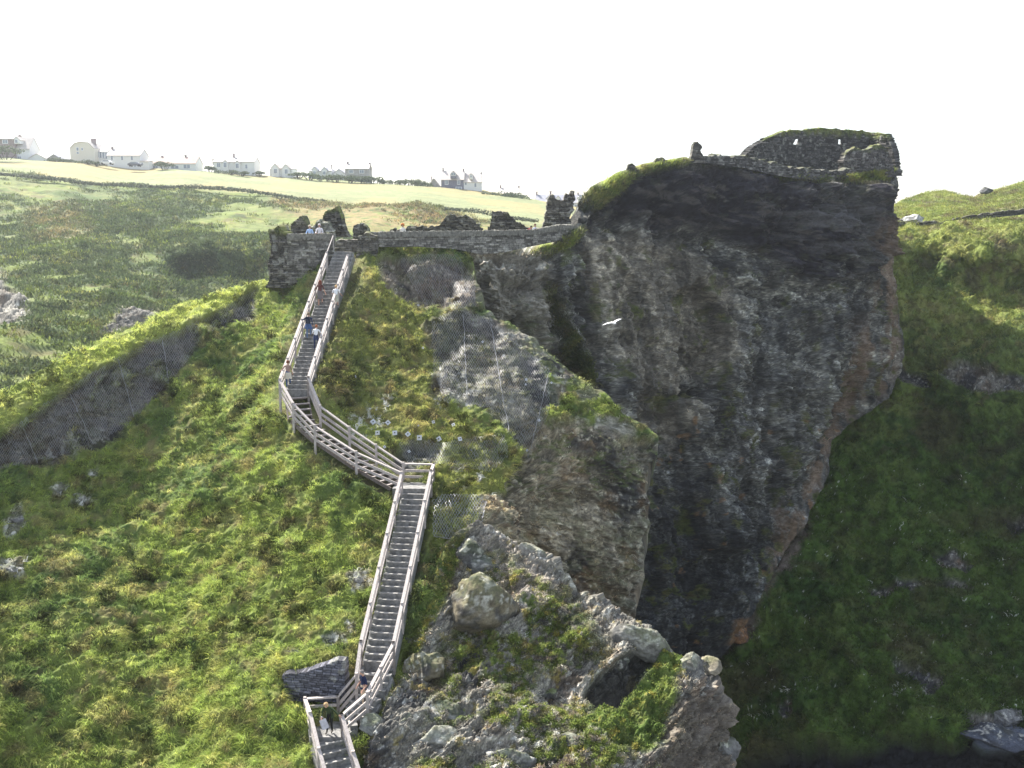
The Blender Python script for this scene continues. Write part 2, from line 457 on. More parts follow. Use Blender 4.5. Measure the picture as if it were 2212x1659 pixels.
def A_disp(P, px, py, n):
    wz = fbm(P * 0.8, 3, 5) * 14
    m = {}
    m['netl'] = np.maximum(pmask(px, py, P_NETL, 9, wz * 1.3 + 8 * fbm(P * 2.4, 3, 6)), pmask(px, py, P_NETL2, 6, wz * 0.9))
    m['netl'] = m['netl'] * (1 - 0.6 * sstep(0.2, 0.4, fbm(P * 0.7, 4, 151)))
    m['dtop'] = pmask(px, py, P_DARKTOP, 8, wz)
    m['netc'] = pmask(px, py, P_NETC, 12, wz * 2.2)
    m['crest'] = pmask(px, py, P_CREST, 8, wz)
    m['face'] = pmask(px, py, P_FACE, 10, wz * 1.3)
    m['dl'] = pmask(px, py, P_DARKL, 6, wz)
    m['spot'] = 0 * px
    for q in A_ROCKS: m['spot'] = np.maximum(m['spot'], pmask(px, py, q, 5, wz * 0.8 - 4))
    rock = np.clip(m['netl'] + m['dtop'] + m['netc'] * 0.85 + m['crest'] + m['face'] + m['dl'] + m['spot'] * 0.8, 0, 1)
    sp = pmask(px, py, [(1170,772),(1300,856),(1425,945),(1395,940),(1330,950),(1240,908),(1185,905),(1150,830)], 14, wz) * sstep(-0.25, 0.1, fbm(P * 0.8, 4, 153))
    rock = np.clip(rock + 0.85 * sp, 0, 1)
    m['rock'] = rock; m['spur'] = sp
    rd = rock_disp(P, (0.35, 0.1, 1.0))
    # terraces hollowed under the turf lip of the netted band
    d = (1 - rock) * bumpy(P, n, 0.85) + rock * (rd * (0.75 + 0.6 * m['face'] + 0.3 * m['dtop'] + 0.2 * m['netc']))
    d += m['face'] * (1.7 * blocky(P, (0.16, 0.16, 0.12), 5, 141, 0.7) + 0.9 * blocky(P + 7, (0.4, 0.3, 0.25), 4, 143, 0.7)) + m['netc'] * 0.5 * blocky(P, (0.3, 0.3, 0.3), 4, 145)
    d -= 0.55 * m['netl'] + 0.5 * m['dl'] + 0.2 * m['dtop']
    d -= 1.25 * pmask(px, py, [(606,1452),(650,1446),(690,1434),(722,1420),(752,1418),(756,1520),(700,1530),(612,1520)], 4)
    # keep the ground down under the stairway
    st = np.array(STAIR_PX)
    dist = np.full(px.shape, 1e9)
    for i in range(len(st) - 1):
        ax, ay = st[i]; ex, ey = st[i + 1] - st[i]; L = ex * ex + ey * ey
        t = np.clip(((px - ax) * ex + (py - ay) * ey) / L, 0, 1)
        dist = np.minimum(dist, np.hypot(px - ax - t * ex, py - ay - t * ey))
    m['stair'] = 1 - sstep(30, 60, dist)
    d = d * (1 - 0.85 * m['stair']) - 0.62 * (1 - sstep(28, 50, dist))
    return d, m

STAIR_PX = [(740,520),(735,600),(690,680),(655,780),(628,850),(690,930),(780,990),(880,1045),(893,1100),(870,1220),(838,1350),(800,1470),(760,1540),(712,1590),(715,1670),(725,1800)]

def A_col(P, px, py, n, m):
    c = grass_col(P, 1.0)
    # sunlit strip on the ridge top, its light put into the turf colour
    ridge = (1 - sstep(0, 60, np.abs(py - np.interp(px, [-350,0,200,430,560], [1050,895,770,672,612])) )) * (px < 600)
    c = mixc(c, np.array([0.27,0.30,0.075]), ridge * 0.75)
    # dull, mown-down mossy turf around the anchors, centre
    cen = pmask(px, py, [(690,700),(800,560),(960,680),(960,860),(1130,980),(1110,1060),(930,1180),(930,1010),(700,860)], 40)
    c = mixc(c, c * np.array([0.85, 0.80, 0.9]) + np.array([0.012, 0.004, 0]), cen)
    rc = rock_col(P, 0.05, 0.05, (0.35, 0.1, 1))
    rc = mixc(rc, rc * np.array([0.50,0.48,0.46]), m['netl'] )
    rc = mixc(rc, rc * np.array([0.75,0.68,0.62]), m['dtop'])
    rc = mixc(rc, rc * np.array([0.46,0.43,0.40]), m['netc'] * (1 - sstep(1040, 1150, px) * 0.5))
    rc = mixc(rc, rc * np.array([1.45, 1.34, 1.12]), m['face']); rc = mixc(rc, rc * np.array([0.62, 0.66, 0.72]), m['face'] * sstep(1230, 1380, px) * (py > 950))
    moss = sstep(0.0, 0.4, fbm(P * 0.9, 3, 17) + 0.5 * n[..., 2] - 0.15)
    rc = mixc(rc, grass_col(P, 2.0) * 0.9, moss * (0.25 + 0.4 * m['face'] * (py < 1060) + 0.2 * m['crest']) )
    for q in P_WHITE:
        mw = pmask(px, py, q, 10, fbm(P * 2.5, 3, 19) * 22)
        rc = mixc(rc, LICH * 0.6, mw * sstep(0.2, 0.3, fbm(P * 3.2, 4, 23)))
        rock_w = mw * sstep(0.1, 0.25, fbm(P * 3.2, 4, 29))
        c = mixc(c, LICH * 0.9, rock_w)
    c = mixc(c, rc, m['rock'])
    c = mixc(c, LICH, m['spot'] * sstep(0.05, 0.3, fbm(P * 4, 3, 31)))
    # trodden earth and stones beside the steps
    c = mixc(c, np.array([0.085, 0.075, 0.055]) * (1 + 0.4 * fbm(P * 3, 3, 35))[..., None], m['stair'] * 0.35)
    return np.maximum(c, 0.004)

GA = coons(A_top, A_bot, A_left, A_right, 860, 760)
flat = lambda px: sstep(560, 700, px)
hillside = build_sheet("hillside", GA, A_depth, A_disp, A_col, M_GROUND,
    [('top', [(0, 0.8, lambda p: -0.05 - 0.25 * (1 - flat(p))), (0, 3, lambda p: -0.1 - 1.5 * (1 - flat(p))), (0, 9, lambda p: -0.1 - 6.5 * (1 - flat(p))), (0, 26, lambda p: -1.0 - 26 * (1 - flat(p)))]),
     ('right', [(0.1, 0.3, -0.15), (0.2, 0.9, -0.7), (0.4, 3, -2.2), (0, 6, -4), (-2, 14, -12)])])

# ------------------------------------------------------------------ the near crag
B_ctrl = [(700,1980,35.2),(745,1700,40.6),(800,1540,43.1),(870,1440,45.9),(915,1280,49.6),(945,1190,52.3),(1035,1135,54),(1180,1215,53.5),(1340,1320,52),(1535,1428,50.5),(1580,1570,48.5),(1590,1950,43),
 (1000,1300,50.2),(960,1400,47.5),(1000,1500,44.4),(900,1560,42.6),(1000,1659,40.7),(1000,1950,34),(1200,1350,49.6),(1200,1500,45.8),(1200,1659,41.2),(1200,1950,35.5),
 (1340,1400,48.5),(1400,1450,48),(1310,1480,47.2),(1320,1530,45),(1400,1659,42.5),(1400,1950,37),(1500,1480,47.5),(1500,1659,44.5),(1500,1950,40)]
B_depth = tps(B_ctrl, 2e-5)
B_left = [(700,1980),(745,1700),(800,1545),(872,1440),(915,1280),(945,1190)]
B_top = [(945,1190),(985,1158),(1035,1132),(1075,1142),(1110,1165),(1180,1215),(1215,1240),(1260,1268),(1340,1318),(1385,1345),(1425,1375),(1480,1402),(1535,1428)]
B_right = [(1590,1980),(1588,1650),(1572,1612),(1584,1570),(1575,1530),(1552,1478),(1545,1450),(1535,1428)]
B_bot = [(700,1980),(1590,1980)]
P_CAVE = [(1265,1500),(1290,1455),(1335,1420),(1385,1400),(1425,1380),(1418,1425),(1390,1455),(1360,1490),(1335,1515),(1290,1515)]
P_MOSS = [(1330,1500),(1400,1440),(1430,1385),(1500,1405),(1470,1450),(1460,1520),(1440,1600),(1380,1620),(1250,1560)]
P_RFACE = [(1440,1560),(1480,1470),(1500,1440),(1540,1425),(1600,1560),(1600,1990),(1420,1990)]
P_STRIP = [(930,1190),(1010,1150),(980,1240),(945,1330),(900,1420),(850,1500),(800,1560),(740,1700),(700,1700),(860,1440)]
def B_disp(P, px, py, n):
    wz = fbm(P * 0.9, 3, 5) * 18
    m = {}
    m['cave'] = pmask(px, py, P_CAVE, 7, wz * 0.5)
    m['moss'] = pmask(px, py, P_MOSS, 10, wz)
    m['rface'] = pmask(px, py, P_RFACE, 10, wz)
    m['strip'] = pmask(px, py, P_STRIP, 8, wz * 0.4)
    veg = sstep(-0.1, 0.2, fbm(P * 0.55, 3, 7) + 0.35 * fbm(P * 2.6, 3, 8) + 0.2)
    veg *= pmask(px, py, [(1050,1180),(1250,1290),(1300,1400),(1280,1500),(1480,1560),(1420,1990),(760,1990),(930,1560),(960,1390)], 40)
    veg = np.clip(veg + m['moss'] + m['strip'], 0, 1) * (1 - m['cave']) * (1 - m['rface'] * 0.8)
    m['veg'] = veg
    rd = 1.25 * rock_disp(P, (-0.55, 0.2, 1.0), 0.95)
    G1, G2, JD = cells(P * 3.1, 207)
    d = rd * (0.85 + 0.3 * m['rface']) + 0.06 * (JD - 0.5) * (1 - veg) + veg * (bumpy(P * 1.5, n, 0.35)) * 0.8
    d -= 1.5 * m['cave']
    d *= 1 - 0.6 * m['strip']
    edge = 1 - sstep(0, 0.035, np.linspace(0, 1, px.shape[1]))[None, :]
    d -= 0.9 * edge
    return d, m
def B_col(P, px, py, n, m):
    c = rock_col(P, -0.12, 0.0, (-0.55, 0.2, 1), 0.34) * 1.2
    gravel = pmask(px, py, [(1030,1135),(1100,1160),(1230,1290),(1150,1330),(1060,1260),(1010,1200)], 18, fbm(P, 2, 4) * 12)
    c = mixc(c, np.array([0.30, 0.27, 0.23]) * (1 + 0.8 * fbm(P * 5, 3, 3))[..., None], gravel * 0.8)
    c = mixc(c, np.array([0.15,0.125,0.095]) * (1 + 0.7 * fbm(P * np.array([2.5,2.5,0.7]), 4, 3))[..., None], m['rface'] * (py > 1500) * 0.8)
    g = grass_col(P, 2.2, 0.05) * 0.95
    c = mixc(c, g, m['veg'] * sstep(-0.35, 0.05, fbm(P * 3.5, 3, 71) + 0.3 * m['strip'] + 0.5 * m['moss']))
    c = mixc(c, np.array([0.075, 0.115, 0.022]) * (1 + 0.4 * fbm(P * 3, 2, 2))[..., None], m['moss'] * 0.6)
    c = mixc(c, np.array([0.30, 0.24, 0.05]), sstep(0.36, 0.5, fbm(P * 1.8, 3, 81)) * 0.5 * (1 - m['rface']))
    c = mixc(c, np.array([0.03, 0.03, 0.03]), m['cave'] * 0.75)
    return np.maximum(c, 0.004)
GB = coons(B_top, B_bot, B_left, B_right, 620, 620)
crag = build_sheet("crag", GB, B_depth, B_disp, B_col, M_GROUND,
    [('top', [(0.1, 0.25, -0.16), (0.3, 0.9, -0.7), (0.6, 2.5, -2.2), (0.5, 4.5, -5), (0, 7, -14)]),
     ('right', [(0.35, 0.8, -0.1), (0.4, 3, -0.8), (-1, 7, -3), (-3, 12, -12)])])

# ------------------------------------------------------------------ the big cliff
D_ctrl = [(950,560,80),(1100,545,80.5),(1100,650,79),(1200,600,81.3),(1268,490,85),(1272,415,88),(1345,378,92),(1500,345,98),(1700,375,104),(1936,365,111),
 (1230,700,82.3),(1230,900,81),(1350,500,89.5),(1350,700,88.3),(1350,900,86.5),(1350,1200,84),(1500,450,96),(1500,700,95),(1500,1000,91.5),(1500,1300,87.5),(1700,500,102),(1700,620,102.5),(1700,800,99.5),(1700,1100,95.5),
 (1650,1280,91),(1850,500,107.5),(1850,800,105.5),(1930,600,111),(1945,790,109.5),(1810,930,103),(1790,1020,99.5),(1560,1420,86),(1000,900,78),(1000,1500,72),(1300,1500,79)]
D_depth = tps(D_ctrl, 3e-5)
D_top = [(950,560),(1000,540),(1030,532),(1100,542),(1150,540),(1200,524),(1235,497),(1262,492),(1276,484),(1281,462),(1268,446),(1266,420),(1283,404),(1306,400),(1332,378),(1358,372),(1392,358),(1470,346),(1530,342),(1600,352),(1680,368),(1760,380),(1840,380),(1900,370),(1934,362)]
D_right = [(1520,1480),(1560,1420),(1600,1360),(1640,1290),(1690,1205),(1742,1120),(1788,1020),(1800,950),(1870,895),(1930,850),(1948,800),(1944,720),(1938,640),(1932,550),(1930,480),(1940,430),(1942,400),(1934,362)]
D_left = [(1000,1500),(980,900),(950,560)]
D_bot = [(1000,1500),(1520,1480)]
P_DUP = [(1275,400),(1340,370),(1480,350),(1700,375),(1930,385),(1932,450),(1895,560),(1840,575),(1800,608),(1740,600),(1690,575),(1630,530),(1560,500),(1500,478),(1455,492),(1400,462),(1350,455),(1300,468),(1272,478)]
P_SLAB = [(1290,500),(1400,490),(1500,530),(1590,620),(1600,780),(1560,830),(1500,800),(1480,1000),(1400,900),(1330,760)]
P_ALC = [(1480,640),(1530,600),(1560,650),(1570,760),(1575,850),(1500,860),(1480,780)]
P_PALE = [(1590,700),(1640,690),(1650,760),(1620,850),(1560,900),(1600,780)]
P_PALE2 = [(1560,900),(1640,820),(1690,860),(1660,1000),(1600,1080),(1570,1000)]
P_BROWN = [(1850,480),(1935,480),(1945,800),(1880,880),(1800,940),(1780,1040),(1700,1200),(1640,1300),(1660,1200),(1740,1000),(1790,880),(1860,700)]
P_GBANK = [(1560,345),(1680,368),(1800,380),(1930,365),(1920,395),(1850,400),(1770,402),(1700,392),(1600,362)]
P_GLEFT = [(1262,418),(1285,398),(1345,366),(1400,348),(1500,338),(1475,358),(1400,374),(1368,396),(1325,428),(1280,440)]
P_ORANGE = [(1565,1350),(1620,1340),(1630,1385),(1570,1390)]
P_GLEDGE = [(1210,520),(1262,488),(1280,482),(1250,512),(1215,545),(1150,540),(1080,545),(1090,532),(1150,528)]
P_GGUL = [(1215,620),(1240,680),(1262,760),(1310,830),(1270,830),(1225,740),(1205,640)]
def D_disp(P, px, py, n):
    wz = fbm(P * 0.35, 4, 5) * 26
    m = {}
    m['up'] = pmask(px, py, P_DUP, 16, wz)
    m['slab'] = pmask(px, py, P_SLAB, 25, wz)
    m['alc'] = pmask(px, py, P_ALC, 9, wz * 1.1)
    m['pale'] = np.maximum(pmask(px, py, P_PALE, 20, wz * 1.5), pmask(px, py, P_PALE2, 20, wz * 1.5))
    m['brown'] = pmask(px, py, P_BROWN, 18, wz)
    m['bank'] = np.maximum(pmask(px, py, P_GBANK, 5, wz * 0.35), pmask(px, py, P_GLEFT, 6, wz * 0.5))
    m['ledge'] = pmask(px, py, P_GLEDGE, 5, wz * 0.4)
    m['gul'] = pmask(px, py, P_GGUL, 8, wz * 0.7)
    m['orange'] = pmask(px, py, P_ORANGE, 8, wz * 0.6)
    m['butt'] = 1 - sstep(1190, 1225, px + wz * 0.3)
    rd = rock_disp(P, (0.28, 0.0, 1.0), 0.62)
    rd2 = rock_disp(P + 40, (0.1, 0.0, 1.0), 1.9)
    # long vertical ribs and grooves
    ribs = ridged(np.stack([P[..., 0] * 0.30 + 0.03 * P[..., 2], P[..., 1] * 0.1, P[..., 2] * 0.05], -1), 4, 123)
    d = rd * (1.3 + 1.0 * m['up'] - 0.6 * m['slab']) + rd2 * (0.5 + 0.25 * m['up'] - 0.2 * m['slab']) + ribs * (2.1 - 0.9 * m['up'] - 0.7 * m['slab'])
    big = blocky(P, (0.085, 0.085, 0.022), 5, 131, 0.7) * 3.2 + blocky(P + 30, (0.20, 0.20, 0.07), 5, 133, 0.7) * 1.6 + 1.3 * blocky(P + 60, (0.14, 0.1, 0.33), 5, 135)
    uu = np.linspace(0, 1, px.shape[1])[None, :]
    d = (d + 1.5 * big * (1 - 0.35 * m['slab'])) * (1 - 0.75 * sstep(0.93, 1.0, uu + 0 * py))
    d += 1.9 * m['up'] * sstep(330, 420, py) - 2.4 * m['alc'] + 1.8 * pmask(px, py, [(1470,870),(1585,850),(1605,930),(1575,1180),(1510,1190),(1490,1000)], 7, wz * 0.8) + 1.5 * pmask(px, py, [(1700,600),(1790,620),(1770,900),(1700,1100),(1670,900)], 8, wz) - 1.4 * pmask(px, py, [(1225,640),(1290,560),(1330,700),(1320,900),(1260,860)], 10, wz) - 0.8 * m['slab'] * (1 - m['up'])
    d += (1.0 * m['butt']) * (0.3 * rd)
    d *= (1 - 0.75 * m['bank'])
    # keep the skyline near the drawn one
    vv = np.linspace(0, 1, px.shape[0])[:, None]
    d *= 1 - 0.72 * sstep(0.965, 1.0, vv)
    return d, m
def D_col(P, px, py, n, m):
    a = fbm(P * 0.16, 4, 3); b = fbm(P * np.array([0.9, 0.9, 0.16]), 4, 7); st = fbm(P * np.array([0.12, 0.12, 1.7]), 4, 11); h = fbm(P * 1.8, 4, 13)
    base = np.array([0.225, 0.228, 0.205])
    c = base * (1 + 0.45 * a + 0.45 * st + 0.6 * h)[..., None]
    c = mixc(c, np.array([0.095, 0.102, 0.112]), sstep(0.0, 0.4, b + 0.3 * a) * 0.7)
    c = mixc(c, np.array([0.29, 0.30, 0.28]), sstep(0.18, 0.5, fbm(P * np.array([0.7, 0.7, 0.14]), 4, 19) + 0.35 * m['pale'] - 0.05) * 0.75)
    c = mixc(c, np.array([0.31, 0.315, 0.30]) * (1 + 0.4 * h)[..., None], m['pale'] * 0.7)
    c = mixc(c, np.array([0.22, 0.198, 0.155]) * (1 + 0.4 * st + 0.3 * h)[..., None], m['slab'] * 0.75)
    F1, F2, ID = cells(np.stack([P[..., 0] * 0.55 + b, P[..., 1] * 0.3, P[..., 2] * 1.1 + 0.25 * P[..., 0] + 0.6 * a], -1), 611)
    G1, G2, JD = cells(np.stack([P[..., 0] * 1.5 + h, P[..., 1] * 0.8, P[..., 2] * 3.0 + 0.5 * P[..., 0]], -1), 613)
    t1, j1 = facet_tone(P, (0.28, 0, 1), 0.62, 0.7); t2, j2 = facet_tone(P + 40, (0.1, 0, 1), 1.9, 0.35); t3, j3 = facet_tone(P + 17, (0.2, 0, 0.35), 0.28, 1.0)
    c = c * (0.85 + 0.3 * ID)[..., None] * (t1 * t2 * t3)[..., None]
    crack_shade = np.clip((1 - sstep(0.0, 0.05, F2 - F1)) * 0.3 + j1 * 0.7 + j3 * 0.6 + j2 * 0.4, 0, 0.9)
    c = mixc(c, np.array([0.03, 0.03, 0.033]), crack_shade * 0.85 * (1 - 0.5 * m['slab']))  # thin cracks, plus painted shadow along the facet edges
    drip = sstep(0.25, 0.5, fbm(P * np.array([1.3, 1.3, 0.12]), 4, 617) + 0.1)
    c = mixc(c, np.array([0.30, 0.31, 0.30]), drip * 0.3 * sstep(560, 760, py) * sstep(-0.1, 0.3, a + 0.1))
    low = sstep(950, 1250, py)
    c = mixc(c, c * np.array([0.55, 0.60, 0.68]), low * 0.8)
    c = mixc(c, np.array([0.036, 0.034, 0.045]) * (1 + 1.0 * h + 0.9 * st)[..., None], m['up'] * sstep(-0.25, 0.1, a + 0.7 * h + 0.5 * st + 0.18))
    c = mixc(c, np.array([0.16, 0.15, 0.14]), m['up'] * sstep(0.22, 0.34, fbm(P * np.array([0.5, 0.5, 2.4]) + P[..., :1] * np.array([0, 0, 0.6]), 4, 87)) * 0.7)
    pat = pmask(px, py, [(1620,430),(1800,415),(1860,460),(1850,530),(1760,545),(1650,510)], 25, fbm(P * 0.5, 3, 3) * 25)
    c = mixc(c, np.array([0.12, 0.12, 0.125]) * (1 + 0.8 * st)[..., None], pat * sstep(-0.15, 0.2, st + 0.3 * h) * 0.9)
    c = mixc(c, np.array([0.27, 0.19, 0.125]) * (1 + 0.5 * b)[..., None], m['brown'] * sstep(-0.1, 0.3, b + 0.2) * 0.6)
    c = mixc(c, np.array([0.30, 0.18, 0.09]), np.clip(sstep(0.52, 0.62, fbm(P * 0.9, 3, 29)) * 0.6 * (py > 900) + m['orange'] * 0.7, 0, 1))
    c = mixc(c, RK * (1 + 0.5 * h)[..., None] * 1.5, m['butt'] * 0.55)
    veg = sstep(0.28, 0.45, fbm(P * 0.7, 4, 31) + 0.15 * n[..., 2]) * (1 - m['up'] * 0.7) * 0.7
    gg = grass_col(P, 0.9, 0.1)
    c = mixc(c, gg * 0.7, veg)
    c = mixc(c, gg * 1.4, np.clip(m['bank'] + m['ledge'], 0, 1) * sstep(-0.5, -0.1, h))
    c = mixc(c, gg * 0.8, m['gul'])
    c = c * np.array([1.03, 1.0, 0.95]) * (0.84 + 0.06 * m['slab'] - 0.12 * m['up'] + 0.05 * m['butt'] + 0.2 * np.clip(m['bank'] + m['ledge'], 0, 1))[..., None]
    but_top = pmask(px, py, [(1010,530),(1200,535),(1205,580),(1040,590)], 8)
    c = mixc(c, LICH, but_top * sstep(0.05, 0.3, fbm(P * 2, 3, 3)) * 0.8)
    return np.maximum(c, 0.004)
GD = coons(D_top, D_bot, D_left, D_right, 760, 900)
massx = lambda p: 4.0 + 0 * p
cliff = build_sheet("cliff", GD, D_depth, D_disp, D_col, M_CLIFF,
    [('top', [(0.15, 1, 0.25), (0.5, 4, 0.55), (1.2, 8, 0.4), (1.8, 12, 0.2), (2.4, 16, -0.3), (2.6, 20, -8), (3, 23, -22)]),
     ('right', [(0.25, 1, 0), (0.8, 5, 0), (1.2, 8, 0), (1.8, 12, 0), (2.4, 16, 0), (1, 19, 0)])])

# ------------------------------------------------------------------ slope across the ravine
E_ctrl = [(1850,450,150),(1935,445,160),(2040,412,185),(2115,427,178),(2212,392,185),(2450,370,190),(2000,455,150),(2120,452,150),(1960,490,131),(2050,486,131),(2130,475,130.5),(2212,468,130),(2450,445,128),
 (1990,560,124.5),(2100,600,121),(2212,600,120),(2450,600,116),(2000,750,112),(2200,780,104),(2100,815,105.5),(2100,850,104),(2200,850,102),(2000,900,107),(1800,950,106),(1790,1030,102),(1850,1100,98),(1640,1300,92.5),(1560,1430,88.5),(1850,1300,89.5),
 (2100,1000,98.5),(2100,1200,91.5),(2212,1000,96.5),(2450,1000,91),(2100,1400,82),(2100,1600,73),(2100,1680,71.5),(1700,1659,75),(1700,1500,81.5),(2450,1400,76),(2450,1950,62),(1700,1950,68),(1400,1950,72)]
E_depth = tps(E_ctrl, 3e-5)
E_top = [(1850,452),(1935,442),(1960,429),(2000,415),(2040,411),(2080,422),(2112,427),(2130,415),(2165,406),(2212,392),(2300,380),(2450,370)]
E_left = [(1380,1950),(1450,1500),(1600,1230),(1750,980),(1850,800),(1850,452)]
E_right = [(2450,1950),(2450,370)]
E_bot = [(1380,1950),(2450,1950)]
E_DARK = [(1560,1640),(1750,1600),(1850,1612),(2000,1590),(2060,1612),(2110,1560),(2230,1570),(2230,1700),(2450,1700),(2450,1990),(1400,1990)]
E_SKYSLAB = [(2100,1600),(2120,1575),(2160,1562),(2212,1568),(2260,1580),(2230,1600),(2180,1618),(2130,1622)]
E_ROCKS = [[(1925,1445),(1990,1440),(2035,1455),(2035,1480),(2000,1500),(1980,1480),(1940,1465)],[(1690,1540),(1712,1530),(1715,1550),(1695,1560)],[(2030,800),(2080,790),(2212,810),(2230,850),(2100,840),(2060,825)],
           [(2160,1110),(2212,1105),(2230,1125),(2170,1130)],[(2010,1190),(2060,1180),(2090,1210),(2040,1215)],[(2090,1545),(2140,1535),(2212,1545),(2212,1565),(2150,1560),(2100,1570)],
           [(1870,1270),(1990,1255),(2090,1240),(2092,1250),(1990,1268),(1880,1284)],[(2430-500,780),(1990,800),(2010,830),(1950,820)]]
def E_disp(P, px, py, n):
    wz = fbm(P * 0.5, 3, 5) * 16
    m = {'dark': pmask(px, py, E_DARK, 8, wz), 'skyslab': pmask(px, py, E_SKYSLAB, 4, wz * 0.3), 'rk': 0 * px}
    for q in E_ROCKS: m['rk'] = np.maximum(m['rk'], pmask(px, py, q, 6, wz * 0.9))
    Q = P.copy()
    F1, F2, ID = cells(Q * 0.62 + fbm(P * 0.4, 2, 3)[..., None] * 0.8, 303)
    G1, G2, JD = cells(Q * 1.7, 305)
    up_ = 1 - 0.75 * (1 - sstep(440, 520, py))
    d = (1.15 * (0.55 - F1) * (0.4 + ID) + 0.34 * (0.5 - G1) + 1.3 * fbm(P * 0.16, 3, 311)) * up_ + 2.6 * (ridged(P * np.array([0.07, 0.03, 0.04]), 3, 313) - 0.3) * sstep(560, 800, py) * (1 - m['dark'])
    d = d * (1 - m['dark']) + m['dark'] * (rock_disp(P, (0.1, 0.1, 1), 0.8) * 1.5 - 1.6) * (1 - m['skyslab'])
    d = d * (1 - m['skyslab']) - 0.2 * m['skyslab']
    d += m['rk'] * (rock_disp(P, (0.1, 0.3, 1), 1.2) * 0.9 - 0.5)
    return d, m
def E_col(P, px, py, n, m):
    c = grass_col(P, 0.55) 
    up = 1 - sstep(420, 900, py)
    c = mixc(c, np.array([0.21, 0.23, 0.06]) * (1 + 0.5 * fbm(P * 0.9, 3, 4))[..., None], up * 0.5 * sstep(-0.2, 0.2, fbm(P * 0.3, 3, 5) + 0.1))  # paler turf, stands in for sunlight on the upper hill
    c = mixc(c, HEATH, up * sstep(0.1, 0.4, fbm(P * 0.5, 4, 15)) * 0.8)
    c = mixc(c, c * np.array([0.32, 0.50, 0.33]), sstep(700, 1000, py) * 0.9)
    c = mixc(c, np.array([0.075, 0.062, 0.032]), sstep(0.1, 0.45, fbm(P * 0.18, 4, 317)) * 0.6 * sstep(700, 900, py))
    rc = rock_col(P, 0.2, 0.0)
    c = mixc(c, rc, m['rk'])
    c = mixc(c, np.array([0.012, 0.013, 0.016]) * (1 + 0.5 * fbm(P * 2, 3, 4))[..., None], m['dark'] * (1 - m['skyslab']))
    c = mixc(c, np.array([0.10, 0.115, 0.15]) * (1 + 0.3 * fbm(P * 1.2, 3, 4))[..., None], m['skyslab'])  # rock slab with blue-grey sky light painted into its colour
    screes = pmask(px, py, [(1560,1440),(1520,1480),(1620,1330),(1700,1200),(1745,1120),(1750,1160),(1700,1250),(1650,1330),(1620,1400)], 10, fbm(P, 3, 3) * 12)
    c = mixc(c, np.array([0.15, 0.12, 0.105]) * (1 + 0.4 * fbm(P * 2, 3, 4))[..., None], screes * 0.85)
    fl = sstep(0.72, 0.78, fbm(P * 4.5, 2, 44) + 0.25 * fbm(P * 0.4, 2, 45)) * (py > 1000) * (py < 1590) * (1 - m['dark'])
    c = mixc(c, np.array([0.6, 0.6, 0.55]), fl * 0.8)
    return np.maximum(c, 0.003)
_v = np.linspace(0, 1, 820); GE = coons(E_top, E_bot, E_left, E_right, 560, 820, 1 - (1 - _v) ** 1.9)
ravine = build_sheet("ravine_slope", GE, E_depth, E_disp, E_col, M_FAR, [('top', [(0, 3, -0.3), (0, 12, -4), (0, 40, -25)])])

# ------------------------------------------------------------------ valley side beyond, with the fields
F_ctrl = [(-400,300,300),(0,340,330),(300,362,340),(700,386,345),(1040,412,345),(1290,455,330),(1500,500,320),
 (-400,360,255),(0,388,265),(150,400,270),(400,412,275),(550,425,275),(700,440,270),(900,455,262),(1100,480,250),(1290,500,240),
 (-400,500,200),(0,480,222),(200,490,220),(400,470,235),(320,495,212),(600,500,210),(450,500,208),(380,518,194),(450,516,193.5),(560,520,193.5),(400,586,189.5),(450,592,189.5),(540,595,189.5),(450,625,176),(300,620,166),(600,615,176),(230,560,185),(150,650,150),(0,650,138),(300,700,140),
 (0,750,118),(100,830,112),(0,900,100),(-400,900,90),(600,700,150),(900,600,180),(1290,600,190),(900,520,215),(1500,600,190)]
F_depth = tps(F_ctrl, 2e-5)
F_top = [(-400,300),(-100,322),(0,338),(50,346),(160,352),(300,361),(450,372),(550,378),(700,386),(800,396),(930,404),(1040,412),(1120,425),(1200,440),(1290,455),(1350,465),(1500,500)]
F_bot = [(-400,1150),(0,930),(300,800),(600,720),(1100,640),(1500,640)]
F_left = [(-400,1150),(-400,300)]; F_right = [(1500,640),(1500,500)]
P_FIELD = [(-400,320),(0,330),(1030,405),(1290,440),(1290,500),(1100,478),(900,450),(800,446),(700,436),(600,424),(540,416),(400,408),(150,394),(60,372),(0,362),(-400,350)]
P_STRAW = [(60,440),(170,440),(200,470),(180,520),(120,540),(70,500)]
P_STRAWR = [(700,442),(900,452),(1040,462),(1290,500),(1290,560),(900,520),(700,500),(600,440)]
P_GULLY = [(320,505),(400,492),(520,510),(575,540),(575,600),(480,605),(400,580),(330,540)]
F_HEDGE = [(0,378),(60,384),(110,388),(180,398),(300,405),(400,407),(480,410),(540,416),(600,424),(640,432),(700,437)]
F_ROCK = [[(-60,560),(20,590),(10,650),(40,680),(60,720),(-60,720)],[(0,620),(55,650),(60,700),(0,700)],[(205,735),(260,700),(330,675),(345,690),(280,730),(220,745)]]
